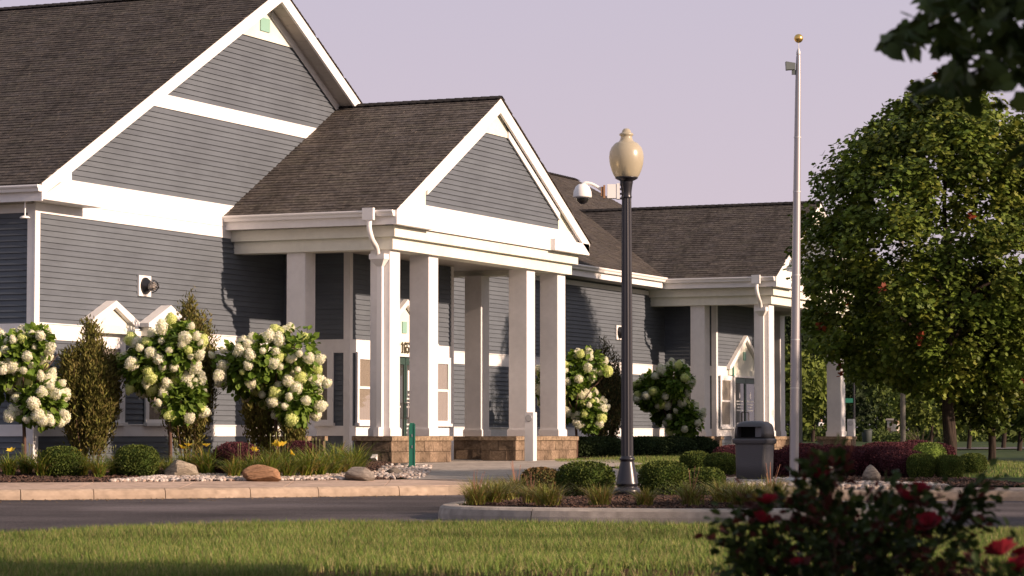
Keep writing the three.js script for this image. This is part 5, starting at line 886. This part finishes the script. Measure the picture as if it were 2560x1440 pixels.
function buttonPost(label, pos) { const t = thing('button_post', label, 'post', pos, 'door button posts'); t.rotation.y = 0.05; local(t, 'post', mk(m => m.prism([V(-0.09, -0.02, -0.1), V(0.09, -0.02, -0.1), V(0.1, -0.02, -0.09), V(0.1, -0.02, 0.09), V(0.09, -0.02, 0.1), V(-0.09, -0.02, 0.1), V(-0.1, -0.02, 0.09), V(-0.1, -0.02, -0.09)], V(0, 1.04, 0))), M.column); const b = local(t, 'button', new THREE.CylinderGeometry(0.062, 0.062, 0.02, 28).rotateX(Math.PI / 2).translate(0, 0.9, 0.112), M.aluDull); local(b, 'rim', new THREE.TorusGeometry(0.065, 0.008, 8, 28).translate(0, 0.9, 0.11), M.alu); }
buttonPost('beige square post with a round door button in front of the first porch', V(-21.65, 0.4, -49.75));
buttonPost('beige square post with a round door button at the far porch', V(-22.55, 0.42, -75.4));

// ------------------------------------------------------------------ things across the far lawn
{
  const pole = (label, s, d, r, h, mat, name = 'utility_pole') => { const t = thing(name, label, 'pole', gAt(s, d), 'poles across the lawn'); local(t, 'shaft', lathe([[r * 1.1, -0.3], [r, 0.4], [r * 0.8, h], [0, h]], 16), mat); local(t, 'collar', lathe([[r * 1.25, 0], [r * 1.25, 0.06], [r * 1.05, 0.1]], 16), mat); return t; };
  pole('grey pole rising behind the barberries below the stone pillar', 10.88, 74, 0.075, 6.5, std(lin(0.14, 0.13, 0.11), 0.8));
  pole('grey-green pole standing just behind the flagpole', 8.43, 78, 0.085, 5.2, std(lin(0.16, 0.17, 0.15), 0.8));
  const sp = pole('dark pole carrying a small green street sign', 19.31, 150, 0.06, 3.6, M.black, 'sign_pole'); local(sp, 'sign_plate', gbox(-0.5, 0.05, 2.35, 2.6, -0.02, 0.02), M.green).rotation.y = YAW;
  const pil = thing('stone_pillar', 'pale stone gate pillar with a flat cap across the road', 'pillar', gAt(29.39, 205)); pil.rotation.y = YAW - 0.4;
  for (let r = 0; r < 6; r++) for (let c = 0; c < 2; c++) local(pil, 'stone', gbox(c ? (r % 2 ? -0.08 : 0.12) : -0.38, c ? 0.38 : (r % 2 ? -0.1 : 0.1), r * 0.28 - 0.1, r * 0.28 + 0.17, -0.38, 0.38), [blockMats[2], std(lin(0.45, 0.4, 0.34), 0.9), std(lin(0.5, 0.46, 0.4), 0.9)][(r + c) % 3]);
  local(pil, 'cap', mk(m => m.hex([V(-0.5, 1.58, -0.5), V(0.5, 1.58, -0.5), V(0.5, 1.58, 0.5), V(-0.5, 1.58, 0.5), V(-0.44, 1.72, -0.44), V(0.44, 1.72, -0.44), V(0.44, 1.72, 0.44), V(-0.44, 1.72, 0.44)])), M.concGrey);
  const mk2 = thing('marker_post', 'orange marker post on the far lawn', 'post', gAt(30.13, 190)); local(mk2, 'post', gbox(-0.09, 0.09, -0.1, 0.95, -0.05, 0.05), std(lin(0.6, 0.1, 0.03), 0.6)); local(mk2, 'cap', gbox(-0.1, 0.1, 0.951, 1.0, -0.06, 0.06), std(lin(0.5, 0.09, 0.03), 0.6));
  const bin = thing('litter_bin', 'dark litter bin on the far lawn left of the stone pillar', 'litter bin', gAt(24.02, 180)); local(bin, 'body', lathe([[0, 0], [0.3, 0], [0.36, 0.8], [0.34, 0.82], [0, 0.82]], 20), std(lin(0.04, 0.05, 0.05), 0.6)); local(bin, 'rim', new THREE.TorusGeometry(0.36, 0.03, 8, 20).rotateX(Math.PI / 2).translate(0, 0.82, 0), std(lin(0.05, 0.06, 0.06), 0.6));
}
{ // walking person far off, seen from behind
  const t = thing('person', 'person in pale shirt and dark shorts walking away with a blue backpack', 'person', gAt(26.97, 232)); t.rotation.y = YAW + 0.5; t.scale.setScalar(1.0);
  const sd = (p, a, b, r0, r1) => { const ab = V().subVectors(b, a), h = Math.min(1, Math.max(0, V().subVectors(p, a).dot(ab) / ab.lengthSq())); return p.distanceTo(V().copy(a).addScaledVector(ab, h)) - (r0 + (r1 - r0) * h); };
  function blob(bones, N = 44, R = 0.95, grow = 0) {
    const mc = new MarchingCubes(N, M.white, false, false, 60000); mc.isolation = 0; const p = V();
    for (let k = 0; k < N; k++) for (let j = 0; j < N; j++) for (let i = 0; i < N; i++) { p.set((i / N * 2 - 1) * R, (j / N * 2 - 1) * R + 0.88, (k / N * 2 - 1) * R); let d = 9; for (const b of bones) { const e = sd(p, ...b) - grow, h = Math.max(0.05 - Math.abs(d - e), 0) / 0.05; d = Math.min(d, e) - h * h * 0.0125; } mc.field[k * N * N + j * N + i] = -d; }
    mc.update(); const g = new THREE.BufferGeometry(); g.setAttribute('position', new THREE.BufferAttribute(mc.positionArray.slice(0, mc.count * 3), 3)); g.setAttribute('normal', new THREE.BufferAttribute(mc.normalArray.slice(0, mc.count * 3), 3)); g.scale(R, R, R); g.translate(0, 0.88, 0); return g;
  }
  const leg = (s, f) => [[V(0.09 * s, 0.92, 0), V(0.1 * s, 0.5, 0.06 * f), 0.085, 0.06], [V(0.1 * s, 0.5, 0.06 * f), V(0.1 * s, 0.08, -0.14 * f + 0.04), 0.058, 0.04], [V(0.1 * s, 0.06, -0.14 * f + 0.04), V(0.1 * s, 0.045, -0.14 * f + 0.2), 0.042, 0.032]];
  const arm = (s, f) => [[V(0.2 * s, 1.42, 0), V(0.25 * s, 1.14, -0.03 * f), 0.05, 0.042], [V(0.25 * s, 1.14, -0.03 * f), V(0.24 * s, 0.9, 0.1 * f), 0.04, 0.03], [V(0.24 * s, 0.88, 0.1 * f), V(0.23 * s, 0.78, 0.12 * f), 0.036, 0.024]];
  const torso = [[V(0, 0.98, 0), V(0, 1.2, 0), 0.135, 0.14], [V(0, 1.2, 0), V(0, 1.4, 0), 0.15, 0.13], [V(-0.17, 1.42, 0), V(0.17, 1.42, 0), 0.062, 0.062]];
  local(t, 'body', blob([...leg(1, 1), ...leg(-1, -1), ...arm(1, -1), ...arm(-1, 1), ...torso, [V(0, 1.44, 0), V(0, 1.56, 0.01), 0.055, 0.05], [V(0, 1.64, 0.015), V(0, 1.7, 0.01), 0.088, 0.085]], 64), std(lin(0.42, 0.26, 0.19), 0.7));
  local(t, 'shirt', blob([...torso, arm(1, -1)[0], arm(-1, 1)[0]], 48, 0.95, 0.018), std(lin(0.62, 0.64, 0.66), 0.9));
  local(t, 'shorts', blob([[V(0, 0.96, 0), V(0, 0.92, 0), 0.15, 0.15], leg(1, 1)[0], leg(-1, -1)[0]], 48, 0.95, 0.02), std(lin(0.05, 0.06, 0.09), 0.9));
  local(t, 'hair', blob([[V(0, 1.68, -0.01), V(0, 1.73, -0.005), 0.092, 0.08]], 48, 0.95, 0.004), std(lin(0.04, 0.03, 0.025), 0.8));
  local(t, 'backpack', blob([[V(0, 1.12, -0.2), V(0, 1.38, -0.19), 0.13, 0.11]], 40), std(lin(0.04, 0.08, 0.17), 0.8));
}

renderer.render(scene, camera);
